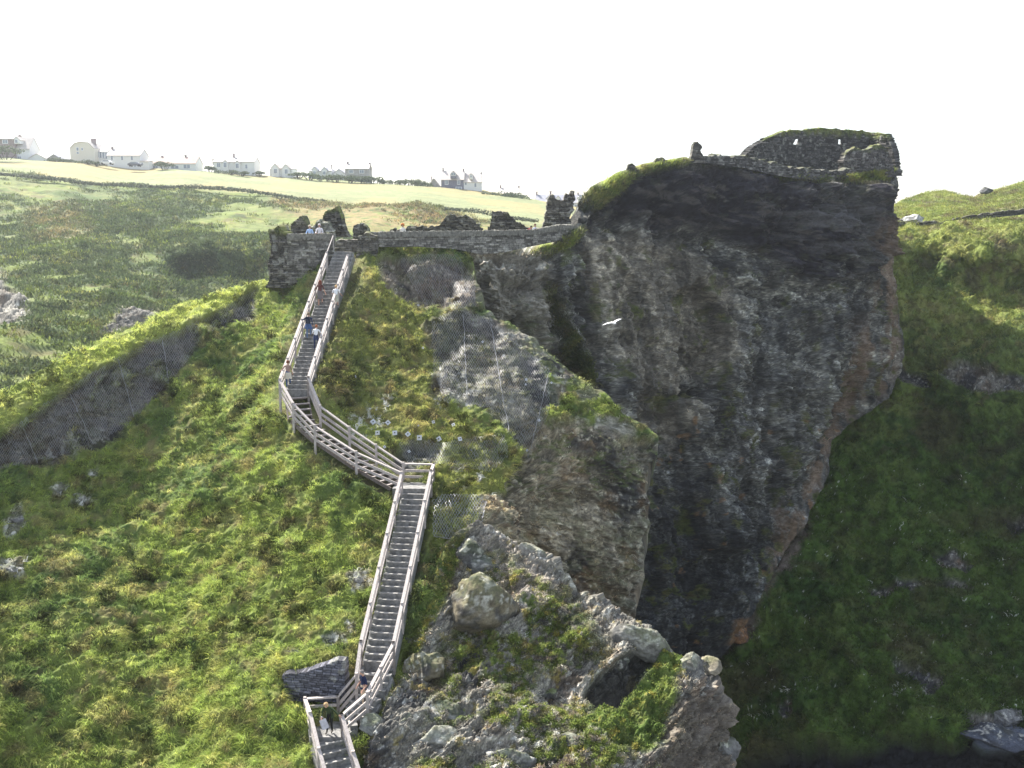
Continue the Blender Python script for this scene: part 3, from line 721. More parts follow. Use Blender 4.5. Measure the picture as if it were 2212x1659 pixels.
def F_disp(P, px, py, n):
    m = {}
    wz = fbm(P * 0.12, 3, 5) * 22
    m['field'] = pmask(px, py, P_FIELD, 4, fbm(P * 0.06, 2, 3) * 3)
    m['gully'] = pmask(px, py, P_GULLY, 14, wz)
    m['rk'] = 0 * px
    for q in F_ROCK: m['rk'] = np.maximum(m['rk'], pmask(px, py, q, 6, wz * 0.7))
    gz = sstep(-0.3, 0.55, fbm(P * 0.05, 3, 13) + 0.9 * fbm(P * 0.22, 4, 14) + 0.25 * m['gully'] + 0.15 * sstep(420, 560, py) - 0.25 * pmask(px, py, P_STRAWR, 30) )  # gully term thickens dark gorse to stand in for its shade
    m['gorse'] = gz * (1 - m['field']) * (1 - m['rk'])
    F1, F2, ID = cells(P * np.array([0.42, 0.30, 0.42]), 403)
    d = (1 - m['field']) * (3.2 * fbm(P * np.array([0.035, 0.02, 0.03]), 3, 409) * sstep(400, 470, py) + 0.9 * fbm(P * 0.09, 3, 411) + 0.2 * fbm(P * 0.7, 2, 412)) + m['gorse'] * (1.1 * (0.6 - F1) * (0.5 + ID))
    d += m['rk'] * rock_disp(P, (0.3, 0.1, 1), 0.6) * 1.6
    return d, m
def F_col(P, px, py, n, m):
    f = 0.55
    c = grass_col(P, 0.22) * 1.0
    b = fbm(P * 0.15, 3, 501); h = fbm(P * 0.8, 3, 503)
    c = mixc(c, np.array([0.155, 0.18, 0.07]), 0.5 * sstep(-0.2, 0.3, b))
    c = mixc(c, np.array([0.062, 0.088, 0.04]) * (1 + 0.5 * h)[..., None], sstep(0.1, 0.5, m['gorse']) * sstep(-0.35, 0.1, h + b * 0.5 + 0.1) * 0.85)
    c = mixc(c, STRAW * 0.8, pmask(px, py, P_STRAW, 30, b * 50) * sstep(-0.2, 0.4, h + 0.1) * 0.6)
    c = mixc(c, STRAW * np.array([0.8, 0.78, 0.85]), pmask(px, py, P_STRAWR, 25, b * 30) * sstep(-0.3, 0.2, h + 0.1) * 0.75)
    fc = np.array([0.215, 0.235, 0.115]) * (1 + 0.25 * fbm(P * np.array([0.05, 0.25, 0.2]), 3, 505) + 0.25 * h)[..., None]
    fc = mixc(fc, STRAW * 0.95, sstep(0.0, 0.35, fbm(P * 0.05, 3, 507) + 0.1) * 0.6)
    c = mixc(c, fc, m['field'])
    c = mixc(c, rock_col(P * 0.5, -0.1), m['rk'])
    return np.maximum(c, 0.004)
GF = coons(F_top, F_bot, F_left, F_right, 900, 460)
valley = build_sheet("valley_side", GF, F_depth, F_disp, F_col, M_FAR, [('top', [(0, 15, 0.5), (0, 60, -2), (0, 200, -20)])])
# low ground under everything, out to the horizon
gx = np.array([[-900, -200, -60], [900, -200, -60], [900, 1500, -60], [-900, 1500, -60]], float)
# ================================================================== helpers for things
class MB:
    """collects simple shapes into one mesh"""
    def __init__(s): s.V = []; s.Fc = []; s.mi = []; s.n = 0
    def add(s, V, Fs, mi=0):
        s.V += [tuple(v) for v in V]; s.Fc += [[i + s.n for i in f] for f in Fs]; s.mi += [mi] * len(Fs); s.n += len(V)
    def box(s, c, sz, M=None, mi=0, taper=1.0, jit=0.0):
        x, y, z = sz[0] / 2, sz[1] / 2, sz[2] / 2
        v = [Vector((a * x * (taper if k > 0 else 1), b * y * (taper if k > 0 else 1), k * z)) for k in (-1, 1) for a, b in ((-1, -1), (1, -1), (1, 1), (-1, 1))]
        if jit: v = [q + Vector((random.uniform(-jit, jit), random.uniform(-jit, jit), random.uniform(-jit, jit))) for q in v]
        if M is not None: v = [M @ q for q in v]
        v = [q + Vector(c) for q in v]
        s.add(v, [(0, 3, 2, 1), (4, 5, 6, 7), (0, 1, 5, 4), (1, 2, 6, 5), (2, 3, 7, 6), (3, 0, 4, 7)], mi)
    def bar(s, a, b, w, h, mi=0, up=Vector((0, 0, 1))):
        a = Vector(a); b = Vector(b); d = (b - a)
        if d.length < 1e-6: return
        d.normalize(); side = d.cross(up)
        if side.length < 1e-3: side = Vector((1, 0, 0))
        side.normalize(); u = side.cross(d).normalized()
        v = [p + side * (i * w / 2) + u * (j * h / 2) for p in (a, b) for i, j in ((-1, -1), (1, -1), (1, 1), (-1, 1))]
        s.add(v, [(0, 1, 2, 3), (7, 6, 5, 4), (0, 4, 5, 1), (1, 5, 6, 2), (2, 6, 7, 3), (3, 7, 4, 0)], mi)
    def prism(s, poly, z0, z1, mi=0):
        n = len(poly)
        v = [(p[0], p[1], z0) for p in poly] + [(p[0], p[1], z1) for p in poly]
        s.add(v, [list(range(n))[::-1], list(range(n, 2 * n))] + [[i, (i + 1) % n, n + (i + 1) % n, n + i] for i in range(n)], mi)
    def build(s, name, mats, parent=None, smooth=False, bevel=0):
        if not isinstance(mats, (list, tuple)): mats = [mats]
        me = bpy.data.meshes.new(name); me.from_pydata(s.V, [], s.Fc); 
        for m in mats: me.materials.append(m)
        if len(mats) > 1: me.polygons.foreach_set("material_index", s.mi)
        me.polygons.foreach_set("use_smooth", [smooth] * len(me.polygons)); me.update()
        o = bpy.data.objects.new(name, me); COL.objects.link(o)
        if parent is not None: o.parent = parent
        return o

def surf_pt(sheet, px, py):
    S = SHEETS[sheet]
    if not hasattr(S, 'qx'):
        S.qx, S.qy = proj(S.P)
    i = np.argmin((S.qx - px) ** 2 + (S.qy - py) ** 2)
    i = np.unravel_index(i, S.qx.shape)
    return Vector(S.P[i].tolist()), Vector(S.n[i].tolist())

M_WOOD = mat_plain("weathered_oak", (0.44, 0.39, 0.36), var=0.3, vscale=5, stretch=(3, 3, 1), bump=0.004)
M_STEP = mat_plain("slate_step", (0.22, 0.215, 0.205), var=0.45, vscale=4.5, bump=0.02)
M_LITNOSE = mat_plain("sunlit_nosing", (0.36, 0.345, 0.32), var=0.45, vscale=7, bump=0.01)  # paler step slate: bright lit tread edge put into the colour
M_STEPW = mat_plain("timber_step", (0.17, 0.14, 0.12), var=0.35, vscale=6, bump=0.01)
M_RUIN = mat_vcol("ruin_stone", bump=0.04, bscale=11, var=0.4, vscale=9)
M_ROCKV = mat_vcol("boulder_rock", bump=0.05, bscale=7, var=0.35, vscale=8)

# ------------------------------------------------------------------ stairway
U3 = [Vector((-12.1, 74.6, -2.55)), Vector((-12.55, 69.5, -5.75)), Vector((-12.85, 60.4, -10.4))]
U2 = [Vector((-12.85, 60.3, -10.6)), Vector((-12.35, 58.75, -11.75)), Vector((-11.0, 57.9, -12.7)), Vector((-8.4, 56.7, -14.1)), Vector((-6.55, 56.1, -15.0))]
U1 = [Vector((-5.35, 55.3, -15.15)), Vector((-6.34, 45.6, -20.9))]
UW = [Vector((-6.36, 45.3, -21.05)), Vector((-6.55, 44.3, -21.7)), Vector((-7.05, 43.65, -22.4)), Vector((-7.75, 43.45, -22.9))]
U0 = [Vector((-8.25, 42.55, -22.97)), Vector((-7.6, 41.3, -23.8)), Vector((-6.1, 38.3, -25.8))]
WID = 1.36
def along(path, n):
    L = [0]
    for a, b in zip(path[:-1], path[1:]): L.append(L[-1] + (b - a).length)
    out = []
    for k in range(n):
        t = L[-1] * k / (n - 1)
        for i in range(len(L) - 1):
            if t <= L[i + 1] + 1e-9:
                f = (t - L[i]) / (L[i + 1] - L[i]); out.append(path[i].lerp(path[i + 1], f)); break
    return out
def stair(name, path, n, label, mat, top, width=WID, dirfix=None):
    root = empty(name, path[0]); tag(root, label, 'stairs', 'flights of the cliff stairway')
    P = along(path, n + 1)
    for k in range(n):
        a, b = P[k], P[k + 1]
        d = Vector((b.x - a.x, b.y - a.y, 0)); g = d.length; d.normalize()
        if dirfix is not None:
            d = (d * 0.5 + Vector(dirfix) * 0.5).normalized()
        side = Vector((-d.y, d.x, 0))
        m = MB(); c = (a + b) / 2; z = b.z + 0.0
        wv = width + random.uniform(-0.04, 0.04); c = c - path[0]
        z = b.z - path[0].z + (a.z - b.z) * 0.5 + random.uniform(-0.012, 0.012)
        M = Matrix((( side.x, d.x, 0), (side.y, d.y, 0), (0, 0, 1)))
        # a course of two or three riser stones and a tread slab with an uneven nosing
        nst = 3 if mat is M_STEP else 1; xs = [-wv / 2] + sorted(random.uniform(-0.3, 0.3) * wv for _ in range(nst - 1)) + [wv / 2]
        hb_ = 0.52 if mat is M_STEP else 0.07
        for q in range(nst):
            m.box(Vector((c.x, c.y, z - 0.04 - hb_ / 2)) + side * ((xs[q] + xs[q + 1]) / 2) , (abs(xs[q + 1] - xs[q]) - 0.012, g + 0.02 + random.uniform(-0.02, 0.02), hb_), M, 0, jit=0.006)
        m.box(Vector((c.x, c.y, z - 0.018)) + d * (g / 2 + 0.0), (wv, 0.085, 0.045), M, 1, jit=0.008)
        m.build('step', [mat, top], root)
    # solid side walls carrying the steps
    th_, dr_ = (0.14, 0.5) if mat is M_STEP else (0.07, 0.12)
    for sg in (-1, 1):
        m = MB()
        for a, b in zip(P[:-1], P[1:]):
            d = Vector((b.x - a.x, b.y - a.y, 0)).normalized(); sd_ = Vector((-d.y, d.x, 0))
            m.bar(a - path[0] + sd_ * sg * (width / 2 + 0.03) + Vector((0, 0, -dr_)), b - path[0] + sd_ * sg * (width / 2 + 0.03) + Vector((0, 0, -dr_)), th_, 0.55 if mat is M_STEP else .2)
        m.build('side_wall' if mat is M_STEP else 'stringer', mat, root)
    return P
stair('stairway', U3, 38, 'topmost stone flight climbing to the gap in the courtyard wall, with walkers on it', M_STEP, M_LITNOSE, 1.32)
stair('stairway', U2, 19, 'open timber flight slanting right across the slope between two three-rail fences', M_STEPW, M_WOOD, 1.3, (0.55, -0.83, 0))
stair('stairway', U1, 28, 'long straight stone flight below the corner landing, beside the grey crag', M_STEP, M_LITNOSE)
stair('stairway', UW, 8, 'short winding stone steps where the person in navy stands', M_STEP, M_LITNOSE, 1.5)
stair('stairway', U0, 12, 'lowest stone flight running out of the bottom of the picture', M_STEP, M_LITNOSE)
def landing(poly, z, label, mat):
    m = MB(); m.prism(poly, z - 0.9, z); o = m.build('landing', mat); tag(o, label, 'landing')
landing([(-6.65, 55.35), (-4.62, 55.3), (-4.55, 56.75), (-6.6, 56.6)], -15.05, 'square corner landing shaded by the netted turf bank', M_STEP)
landing([(-9.0, 42.5), (-7.45, 42.5), (-7.2, 43.3), (-7.3, 44.15), (-9.5, 44.15)], -22.96, 'paved landing of grey setts under the person in green', M_STEP)

# ------------------------------------------------------------------ timber fences
def fence(path, label, ph=1.12, spacing=2.1, rails=(1.02, 0.62, 0.26), ends=True, deep=0.5):
    root = empty('timber_fence', path[0]); tag(root, label, 'fence', 'timber rail fences of the stairway')
    o0 = path[0]
    pts = []
    for a, b in zip(path[:-1], path[1:]):
        n = max(1, round((b - a).length / spacing))
        for k in range(n): pts.append(a.lerp(b, k / n))
    pts.append(path[-1])
    for p in pts:
        m = MB(); m.box(p - o0 + Vector((0, 0, (ph - deep) / 2)), (0.13, 0.13, ph + deep), None, 0, taper=0.96)
        m.build('post', M_WOOD, root)
    for a, b in zip(pts[:-1], pts[1:]):
        for k, h in enumerate(rails):
            m = MB(); s_ = 0.16 if k == 0 else 0.055
            m.bar(a - o0 + Vector((0, 0, h)), b - o0 + Vector((0, 0, h)), s_, 0.07 if k == 0 else 0.14)
            m.build('rail', M_WOOD, root)
    return pts
def offset(path, d):
    out = []
    for i, p in enumerate(path):
        a = path[max(0, i - 1)]; b = path[min(len(path) - 1, i + 1)]
        t = Vector((b.x - a.x, b.y - a.y, 0)).normalized()
        out.append(p + Vector((t.y, -t.x, 0)) * d)
    return out
off = WID / 2 + 0.10
# travelling downhill (-y), +offset = screen left
L3 = offset(U3, off); R3 = offset(U3, -off)
L3 = [L3[0].lerp(L3[1], 0.36), L3[1], L3[2] + Vector((-0.1, -0.55, -0.3))]
R3 = [R3[0].lerp(R3[1], 0.42), R3[1], R3[2] + Vector((0.0, -0.3, -0.2))]
C2 = Vector((-5.99, 55.25, -15.15)) + Vector((-0.12, 0, 0))
L2 = [L3[-1], Vector((-12.6, 58.1, -11.8)), Vector((-11.2, 57.1, -12.9)), Vector((-8.7, 55.9, -14.15)), C2]
R2 = [R3[-1], Vector((-11.2, 58.9, -12.1)), Vector((-9.4, 58.1, -13.2)), Vector((-6.2, 56.95, -15.05)), Vector((-4.45, 56.8, -15.05))]
fence(L3, 'left-hand fence of the topmost flight, a person leaning on its lower end')
fence(R3, 'right-hand fence of the topmost flight, along the edge of the anchored turf slope')
fence(L2[::1], 'long front fence of the timber flight with its posts standing in grass', deep=1.1)
fence(R2, 'rear fence of the timber flight carried on round the back of the corner landing')
L1 = offset(U1, off); R1 = offset(U1, -off)
L1 = [C2, L1[1]]; R1 = [Vector((-4.5, 55.45, -15.1)), R1[1]]
fence([R2[-1], R1[0]], 'single short fence panel closing the right side of the corner landing', spacing=3)
Lw = [L1[1], Vector((-7.15, 44.35, -21.9)), Vector((-8.0, 44.2, -22.9))]
fence(L1, 'left-hand fence of the long straight flight, bordering the tussock slope')
fence(R1, 'right-hand fence of the long straight flight, bordering the crag')
fence(Lw[:], 'steep left fence of the winding steps in front of the slate retaining wall', spacing=1.6)
fence([R1[1], Vector((-6.5, 43.2, -22.25)), Vector((-7.55, 42.55, -22.97))], 'fence bent round the outside of the winding steps, in front of the person in navy', spacing=1.7)
fence([Lw[-1], Vector((-9.5, 44.1, -22.96)), Vector((-9.0, 42.75, -22.97)), Vector((-8.35, 41.2, -23.85)), Vector((-6.9, 38.3, -25.85))], 'fence round the back and left side of the lowest landing', spacing=2.2)
fence([Vector((-7.55, 42.55, -22.97)), Vector((-6.85, 41.1, -23.95)), Vector((-5.4, 38.3, -25.85))], 'right-hand fence of the lowest flight, held by the woman in green', spacing=2.2)

# thin steel rail at the top of the stairs
m = MB(); a = offset(U3, off)[0]; b = L3[0]
m.bar(a - b + Vector((0, 0, 1.0)), Vector((0, 0, 1.0)), 0.06, 0.06); m.bar(a - b + Vector((0, 0, 0)), a - b + Vector((0, 0, 1.0)), 0.05, 0.05)
o = m.build('hand_rail', M_WOOD); o.location = b; tag(o, 'thin pale hand rail climbing beside the curved wall at the stair head', 'hand rail')

# ------------------------------------------------------------------ masonry and ruins
def stone_disp(P, s=0, amp=1.0, ch=0.16):
    u = P[..., 0] * 0.85 + P[..., 1] * 0.5
    z = P[..., 2] / ch + 0.35 * fbm(P * 0.8, 2, s)
    row = np.floor(z); fz = z - row
    x = u / (ch * 2.6) + _RT.take(((row.astype(np.int64) * 77 + s * 5) & 0x3FFF)) * 7
    cx_ = np.floor(x); fx = x - cx_
    rnd = _RT.take(((cx_.astype(np.int64) * 131 + row.astype(np.int64) * 911) & 0x3FFFF))
    edge = np.minimum(np.minimum(fz, 1 - fz) * 2.5, np.minimum(fx, 1 - fx) * 5)
    return amp * (0.11 * (rnd - 0.5) + 0.05 * sstep(0, 0.5, edge)), rnd, edge

def ruin(name, outline4, Y, thick, label, cat, seed=0, rag=0.12, dark=0.0, green=0.35, holes=(), nu=None, nv=None, vertical=False, kind=None, course=0.16, base=(0.135, 0.125, 0.105)):
    """outline4 = left(bottom->top), top(left->right), right(bottom->top), bottom(left->right), in image directions;
    Y = distance (number, or list of (px, Y)); the wall gets real thickness"""
    Lf, Tp, Rt, Bt = outline4
    w_ = max(p[0] for p in Tp + Bt) - min(p[0] for p in Tp + Bt)
    h_ = max(p[1] for p in Bt) - min(p[1] for p in Tp)
    nu = nu or int(np.clip(w_ / 1.6, 12, 420)); nv = nv or int(np.clip(h_ / 1.6, 10, 160))
    G = coons(Tp, Bt, Lf, Rt, nu, nv)
    Yv = np.interp(G[..., 0], [q[0] for q in Y], [q[1] for q in Y]) if isinstance(Y, (list, tuple)) else np.full(G.shape[:2], float(Y))
    P = PW(G[..., 0], G[..., 1], Yv)
    # ragged outline
    e = np.zeros((nv, nu)); vv = np.linspace(0, 1, nv)[:, None]; uu = np.linspace(0, 1, nu)[None]
    nse = fbm(P * 2.2, 4, seed + 3)
    dz = (nse - 0.1) * rag * 2.2 * sstep(0.75, 1, vv + 0 * uu)
    stp = np.round(P[..., 2] / course)
    jag = (_RT.take(((stp.astype(np.int64) * 91 + seed * 37) & 0x3FFFF)) - 0.5)
    ex = (sstep(0.9, 1, uu + 0 * vv) - sstep(0.9, 1, 1 - uu + 0 * vv))
    wm = (P[:, -1:, 0] - P[:, :1, 0]); rs = np.clip(np.abs(wm) / 6, 0.25, 1)
    P[..., 2] += dz; P[..., 0] += (jag * rag * 1.3 + nse * rag) * np.abs(ex) * rs
    n = grid_normals(P); n *= np.sign(-(n * P).sum(-1, keepdims=True))
    nb = n.copy(); nb[..., 2] = 0; nb /= np.linalg.norm(nb, axis=-1, keepdims=True) + 1e-9
    dd, rnd, edge = stone_disp(P, seed, 1.0, course)
    bulge = 0.12 * fbm(P * 0.9, 3, seed + 9)
    if vertical: dd = dd * 0.5
    front = P + n * (dd * (rag / 0.12 * 0.7 + 0.3) + bulge)[..., None]
    back = P - nb * thick
    d2, _, _ = stone_disp(back, seed + 3, 1.0, course); back = back - nb * d2[..., None]
    mid = (front[-1:] + back[-1:]) / 2 + np.array([0, 0, 0.05]); mid[..., 2] += 0.10 * fbm(mid * 3, 2, 5)
    def colour(Q, n_, r_, e_):
        b = np.asarray(base); g = fbm(Q * 0.7, 3, seed); h = fbm(Q * 4, 3, seed + 1)
        c = b * (0.5 + 1.25 * r_ ** 1.5)[..., None] * (1 + 0.3 * g + 0.35 * h)[..., None]
        c = mixc(c, np.array([0.028, 0.027, 0.03]), np.clip((1 - sstep(0.0, 0.35, e_)) * 0.7 + dark * 0.6, 0, 1))
        c = mixc(c, LICH * 0.75, sstep(0.25, 0.5, fbm(Q * 2.4, 3, seed + 7)) * 0.5)
        return c
    cf = colour(front, n, rnd, edge)
    cf = mixc(cf, grass_col(front, 1.5, 0.15), sstep(0.80, 1.0, vv + 0.12 * nse) * green * 1.6 * (np.ones((nv, nu))).clip(0, 1) * sstep(-0.3, 0.2, nse + green - 0.3))
    cb = colour(back, n, rnd, edge)
    cm = mixc(cf[-1:], grass_col(mid, 1.5, 0.2), np.full((1, nu), min(1.0, green * 1.8)))
    Q = np.concatenate([front, mid, back[::-1]], 0); C = np.concatenate([cf, cm, cb[::-1]], 0)
    R = Q.shape[0]; F_ = grid_faces(R, nu); keep = np.ones(len(F_), bool)
    extra = []
    idx = np.arange(R * nu).reshape(R, nu)
    for (hx, hy, hw, hh) in holes:
        ins = (np.abs(G[..., 0] - hx) < hw) & (np.abs(G[..., 1] - hy) < hh)
        js, is_ = np.where(ins)
        if not len(js): continue
        j0, j1, i0, i1 = js.min(), js.max(), is_.min(), is_.max()
        fj, fi = np.divmod(np.arange(len(F_)), nu - 1)
        keep &= ~((fj >= j0) & (fj < j1) & (fi >= i0) & (fi < i1))
        bj0, bj1 = R - 1 - j1, R - 1 - j0
        keep &= ~((fj >= bj0) & (fj < bj1) & (fi >= i0) & (fi < i1))
        bk = lambda j: R - 1 - j
        for i in range(i0, i1):
            extra += [[idx[j0, i], idx[j0, i + 1], idx[bk(j0), i + 1], idx[bk(j0), i]], [idx[j1, i + 1], idx[j1, i], idx[bk(j1), i], idx[bk(j1), i + 1]]]
        for j in range(j0, j1):
            extra += [[idx[j + 1, i0], idx[j, i0], idx[bk(j), i0], idx[bk(j + 1), i0]], [idx[j, i1], idx[j + 1, i1], idx[bk(j + 1), i1], idx[bk(j), i1]]]
    for j in range(nv - 1):           # end caps
        for i, fl in ((0, 0), (nu - 1, 1)):
            q = [idx[j, i], idx[j + 1, i], idx[R - 2 - j, i], idx[R - 1 - j, i]]
            extra.append(q if fl else q[::-1])
    F_ = np.concatenate([F_[keep], np.array(extra, int)], 0)
    o = new_mesh(name, Q.reshape(-1, 3), F_, [M_RUIN], col=C.reshape(-1, 3), smooth=False)
    tag(o, label, cat)
    return o

def from_top(tops, bottom_y):
    """top profile + bottom line -> four sides"""
    x0, x1 = tops[0][0], tops[-1][0]
    bt = bottom_y if isinstance(bottom_y, list) else [(x0, bottom_y), (x1, bottom_y)]
    return ([bt[0], tops[0]], tops, [bt[-1], tops[-1]], bt)

ruin('gatehouse_wall', ([(574,622),(582,600),(578,575),(586,545),(584,520),(580,497)], [(580,497),(590,490),(605,493),(624,506)], [(640,622),(632,560),(624,506)], [(574,622),(640,622)]), 74.6, 2.6,
     'tall ragged gatehouse stub of dark slate at the left end of the wall, turf on top', 'ruined wall', 1, 0.22, 0.35, 0.5)
ruin('curved_wall', ([(622,616),(620,507)], [(620,507),(650,507),(690,506),(724,506)], [(722,575),(724,506)], [(622,616),(660,606),(700,592),(722,575)]), [(620,74.6),(680,74.0),(724,75.2)], 0.6,
     'grey curved courtyard wall two visitors look over, left of the stair head', 'wall', 2, 0.05, 0.0, 0.1, base=(0.18, 0.17, 0.15))
ruin('low_wall', from_top([(724,518),(750,518),(778,517)], 546), 76.6, 0.6, 'low wall closing the top of the stairs, lit stones along its top', 'wall', 3, 0.07, 0.0, 0.1, base=(0.19, 0.175, 0.15))
ruin('gate_pier', ([(768,585),(772,530),(773,510)], [(773,510),(790,503),(815,509)], [(812,580),(815,509)], [(768,585),(812,580)]), 75.6, 1.0, 'squat stone pier on the right of the stair head', 'pier', 4, 0.08, 0.1, 0.15)
ruin('parapet_wall', ([(800,534),(800,503)], [(800,503),(850,502),(900,501),(1000,500),(1060,499),(1110,498),(1160,496),(1188,490),(1212,486),(1248,487)], [(1248,500),(1248,487)], [(800,534),(900,533),(985,538),(1040,550),(1090,545),(1130,536),(1200,522),(1248,500)]),
     [(800,76.2),(1000,78.5),(1100,80),(1200,82.5),(1250,84.5)], 0.55, 'long grey parapet wall with upright slate coping running to the big cliff', 'wall', 5, 0.035, 0.0, 0.05, nu=420, base=(0.20, 0.19, 0.165))
# upright coping slates on the two parapets
def coping(poly, Yl, label, z_off=0.0):
    xs = np.arange(poly[0][0], poly[-1][0], 2.0); m = MB()
    for x in xs:
        y = np.interp(x, [q[0] for q in poly], [q[1] for q in poly]); Y = np.interp(x, [q[0] for q in Yl], [q[1] for q in Yl])
        p = pt(x, y + 5, Y - 0.05); h = random.uniform(0.34, 0.50)
        m.box(p + Vector((0, 0.2, 0.02)), (0.052, 0.62, h), Matrix.Rotation(random.uniform(-0.12, 0.12), 3, 'Y'), jit=0.012)
    o = m.build('slate_coping', M_RUINP); return o
M_RUINP = mat_plain("coping_slate", (0.25, 0.24, 0.205), var=0.5, vscale=5, bump=0.02)
cw = bpy.data.objects['curved_wall']; pw = bpy.data.objects['parapet_wall']
coping([(622,507),(724,506)], [(620,74.6),(680,74.0),(724,75.2)], '').parent = cw
coping([(800,503),(850,502),(900,501),(1000,500),(1060,499),(1110,498),(1160,496),(1188,490),(1212,486),(1246,487)], [(800,76.2),(1000,78.5),(1100,80),(1200,82.5),(1250,84.5)], '').parent = pw

ruin('rock_stub', from_top([(628,488),(640,472),(652,468),(662,480),(668,496)], 508), 79, 1.3, 'small dark stub of wall behind the visitors at the curved wall', 'ruined wall', 6, 0.2, 0.2, 0.3)
ruin('rock_stub', from_top([(660,498),(672,486),(690,478),(708,480),(722,500)], 512), 81, 1.6, 'pale sunlit heap of stones between the two dark stubs', 'ruined wall', 7, 0.25, -0.2, 0.2, base=(0.36, 0.35, 0.32))
ruin('wall_stack', ([(712,512),(708,492),(697,478),(698,464)], [(698,464),(708,452),(722,451),(728,446),(735,458),(739,470)], [(752,512),(744,495),(740,480),(739,470)], [(712,512),(752,512)]), 82, 1.6,
     'tallest craggy stack left of the stair head, greened on its crown', 'ruined wall', 8, 0.28, 0.3, 0.45)
ruin('rock_stub', from_top([(762,492),(766,480),(778,477),(788,484),(796,496)], 520), 79, 1.2, 'rounded dark stub just right of the stair head', 'ruined wall', 9, 0.2, 0.3, 0.2)
ruin('hall_gable', from_top([(842,499),(882,489),(935,489),(956,478),(963,466),(977,463),(998,467),(1017,469),(1026,478),(1032,486),(1042,494)], 508), 88, 1.1,
     'low broken gable with a long tail of wall behind the parapet', 'ruined wall', 10, 0.22, 0.45, 0.1)
ruin('hall_wall', from_top([(1050,495),(1058,488),(1061,474),(1063,456),(1072,453),(1083,452),(1093,463),(1110,470),(1121,482),(1135,490),(1148,494)], 508), 89, 1.1,
     'stepped fang-shaped ruin in the middle of the courtyard', 'ruined wall', 11, 0.22, 0.5, 0.1)
ruin('tower_stack', ([(1170,500),(1173,490),(1177,470),(1181,445),(1184,427)], [(1184,427),(1190,423),(1197,425),(1203,430),(1217,425),(1221,418),(1230,416),(1241,416)], [(1234,500),(1234,486),(1231,470),(1240,453),(1238,438),(1244,430),(1241,416)], [(1170,500),(1234,500)]), 86, 1.5,
     'tall leaning tower of layered slate at the right end of the parapet', 'ruined wall', 12, 0.24, 0.35, 0.05)
# upper ward on the clifftop
ruin('upper_ward_wall', ([(1600,352),(1609,337),(1622,320),(1655,299)], [(1655,299),(1688,284),(1731,280),(1775,277),(1828,280),(1873,284),(1919,292)], [(1938,380),(1936,364),(1930,325),(1922,305),(1919,292)], [(1600,352),(1700,372),(1800,382),(1938,380)]),
     [(1600,104),(1650,111),(1700,113.6),(1740,114.3),(1800,116),(1880,116),(1938,111.5)], 0.6, 'broad curving ward wall crowning the cliff, pierced by two small loopholes', 'ruined wall', 13, 0.10, 0.25, 0.5, holes=[(1722.6,306,4.6,6.5),(1815,306,4.4,6)], nu=400, nv=130, base=(0.10, 0.095, 0.088))
ruin('cross_wall', ([(1818,372),(1822,345),(1828,330)], [(1828,330),(1837,322),(1848,318),(1862,323),(1874,321),(1887,314),(1903,311),(1918,322)], [(1935,382),(1928,350),(1918,322)], [(1818,372),(1870,384),(1935,382)]),
     [(1818,109),(1935,109.8)], 1.0, 'shorter rounded wall with two humps in front of the right loophole', 'ruined wall', 14, 0.14, 0.3, 0.35, base=(0.12, 0.11, 0.10))
ruin('low_ward_wall', from_top([(1519,340),(1555,335),(1609,337),(1650,346),(1690,356),(1730,363),(1790,367),(1830,366)], [(1519,352),(1600,362),(1680,380),(1760,392),(1830,386)]),
     [(1500,97.5),(1600,100),(1700,103),(1830,107)], 1.0, 'long low rubble wall edging the clifftop below the ward wall', 'ruined wall', 15, 0.16, 0.2, 0.15, base=(0.12, 0.115, 0.105))
ruin('rock_pinnacle', ([(1490,352),(1496,325),(1498,312)], [(1498,312),(1501,307),(1508,306),(1514,311)], [(1528,352),(1519,336),(1513,326),(1518,318),(1514,311)], [(1490,352),(1528,352)]), 98, 1.2,
     'lone stone pinnacle like a seated figure on the cliff edge', 'ruined wall', 16, 0.12, 0.3, 0.1)
ruin('rock_stub', from_top([(1411,350),(1420,342),(1432,339),(1441,343),(1449,352)], 364), 96, 1.2, 'low hump of masonry left of the pinnacle on the cliff edge', 'ruined wall', 17, 0.12, 0.1, 0.2)
ruin('rock_stub', from_top([(1354,366),(1357,357),(1366,354),(1372,357),(1375,368)], 378), 93, 1.0, 'leftmost tiny block of masonry on the cliff edge', 'ruined wall', 18, 0.12, 0.2, 0.1)
# retaining wall by the lowest landing
ruin('retaining_wall', ([(616,1512),(611,1458)], [(611,1458),(650,1452),(690,1440),(722,1427),(745,1425)], [(748,1520),(745,1425)], [(616,1512),(748,1520)]), [(611,45.2),(748,44.6)], 0.5,
     'dark slate retaining wall with a sloping pale top beside the winding steps', 'retaining wall', 19, 0.05, 0.55, 0.0, course=0.115, base=(0.17, 0.17, 0.20), nu=150, nv=100)
# dry-stone wall on the far right hill
ruin('dry_stone_wall', from_top([(1934,480),(1994,479),(2041,477.5),(2073,470.5),(2104,464),(2135,459.5),(2180,455),(2215,451),(2300,446)], [(1934,492),(2000,492),(2050,490),(2104,477),(2140,471),(2215,463),(2300,458)]),
     [(1934,131),(2100,130),(2300,127)], 0.6, 'dark dry-stone field wall curving over the hill right of the cliff', 'field wall', 20, 0.12, 0.45, 0.1, nu=260)

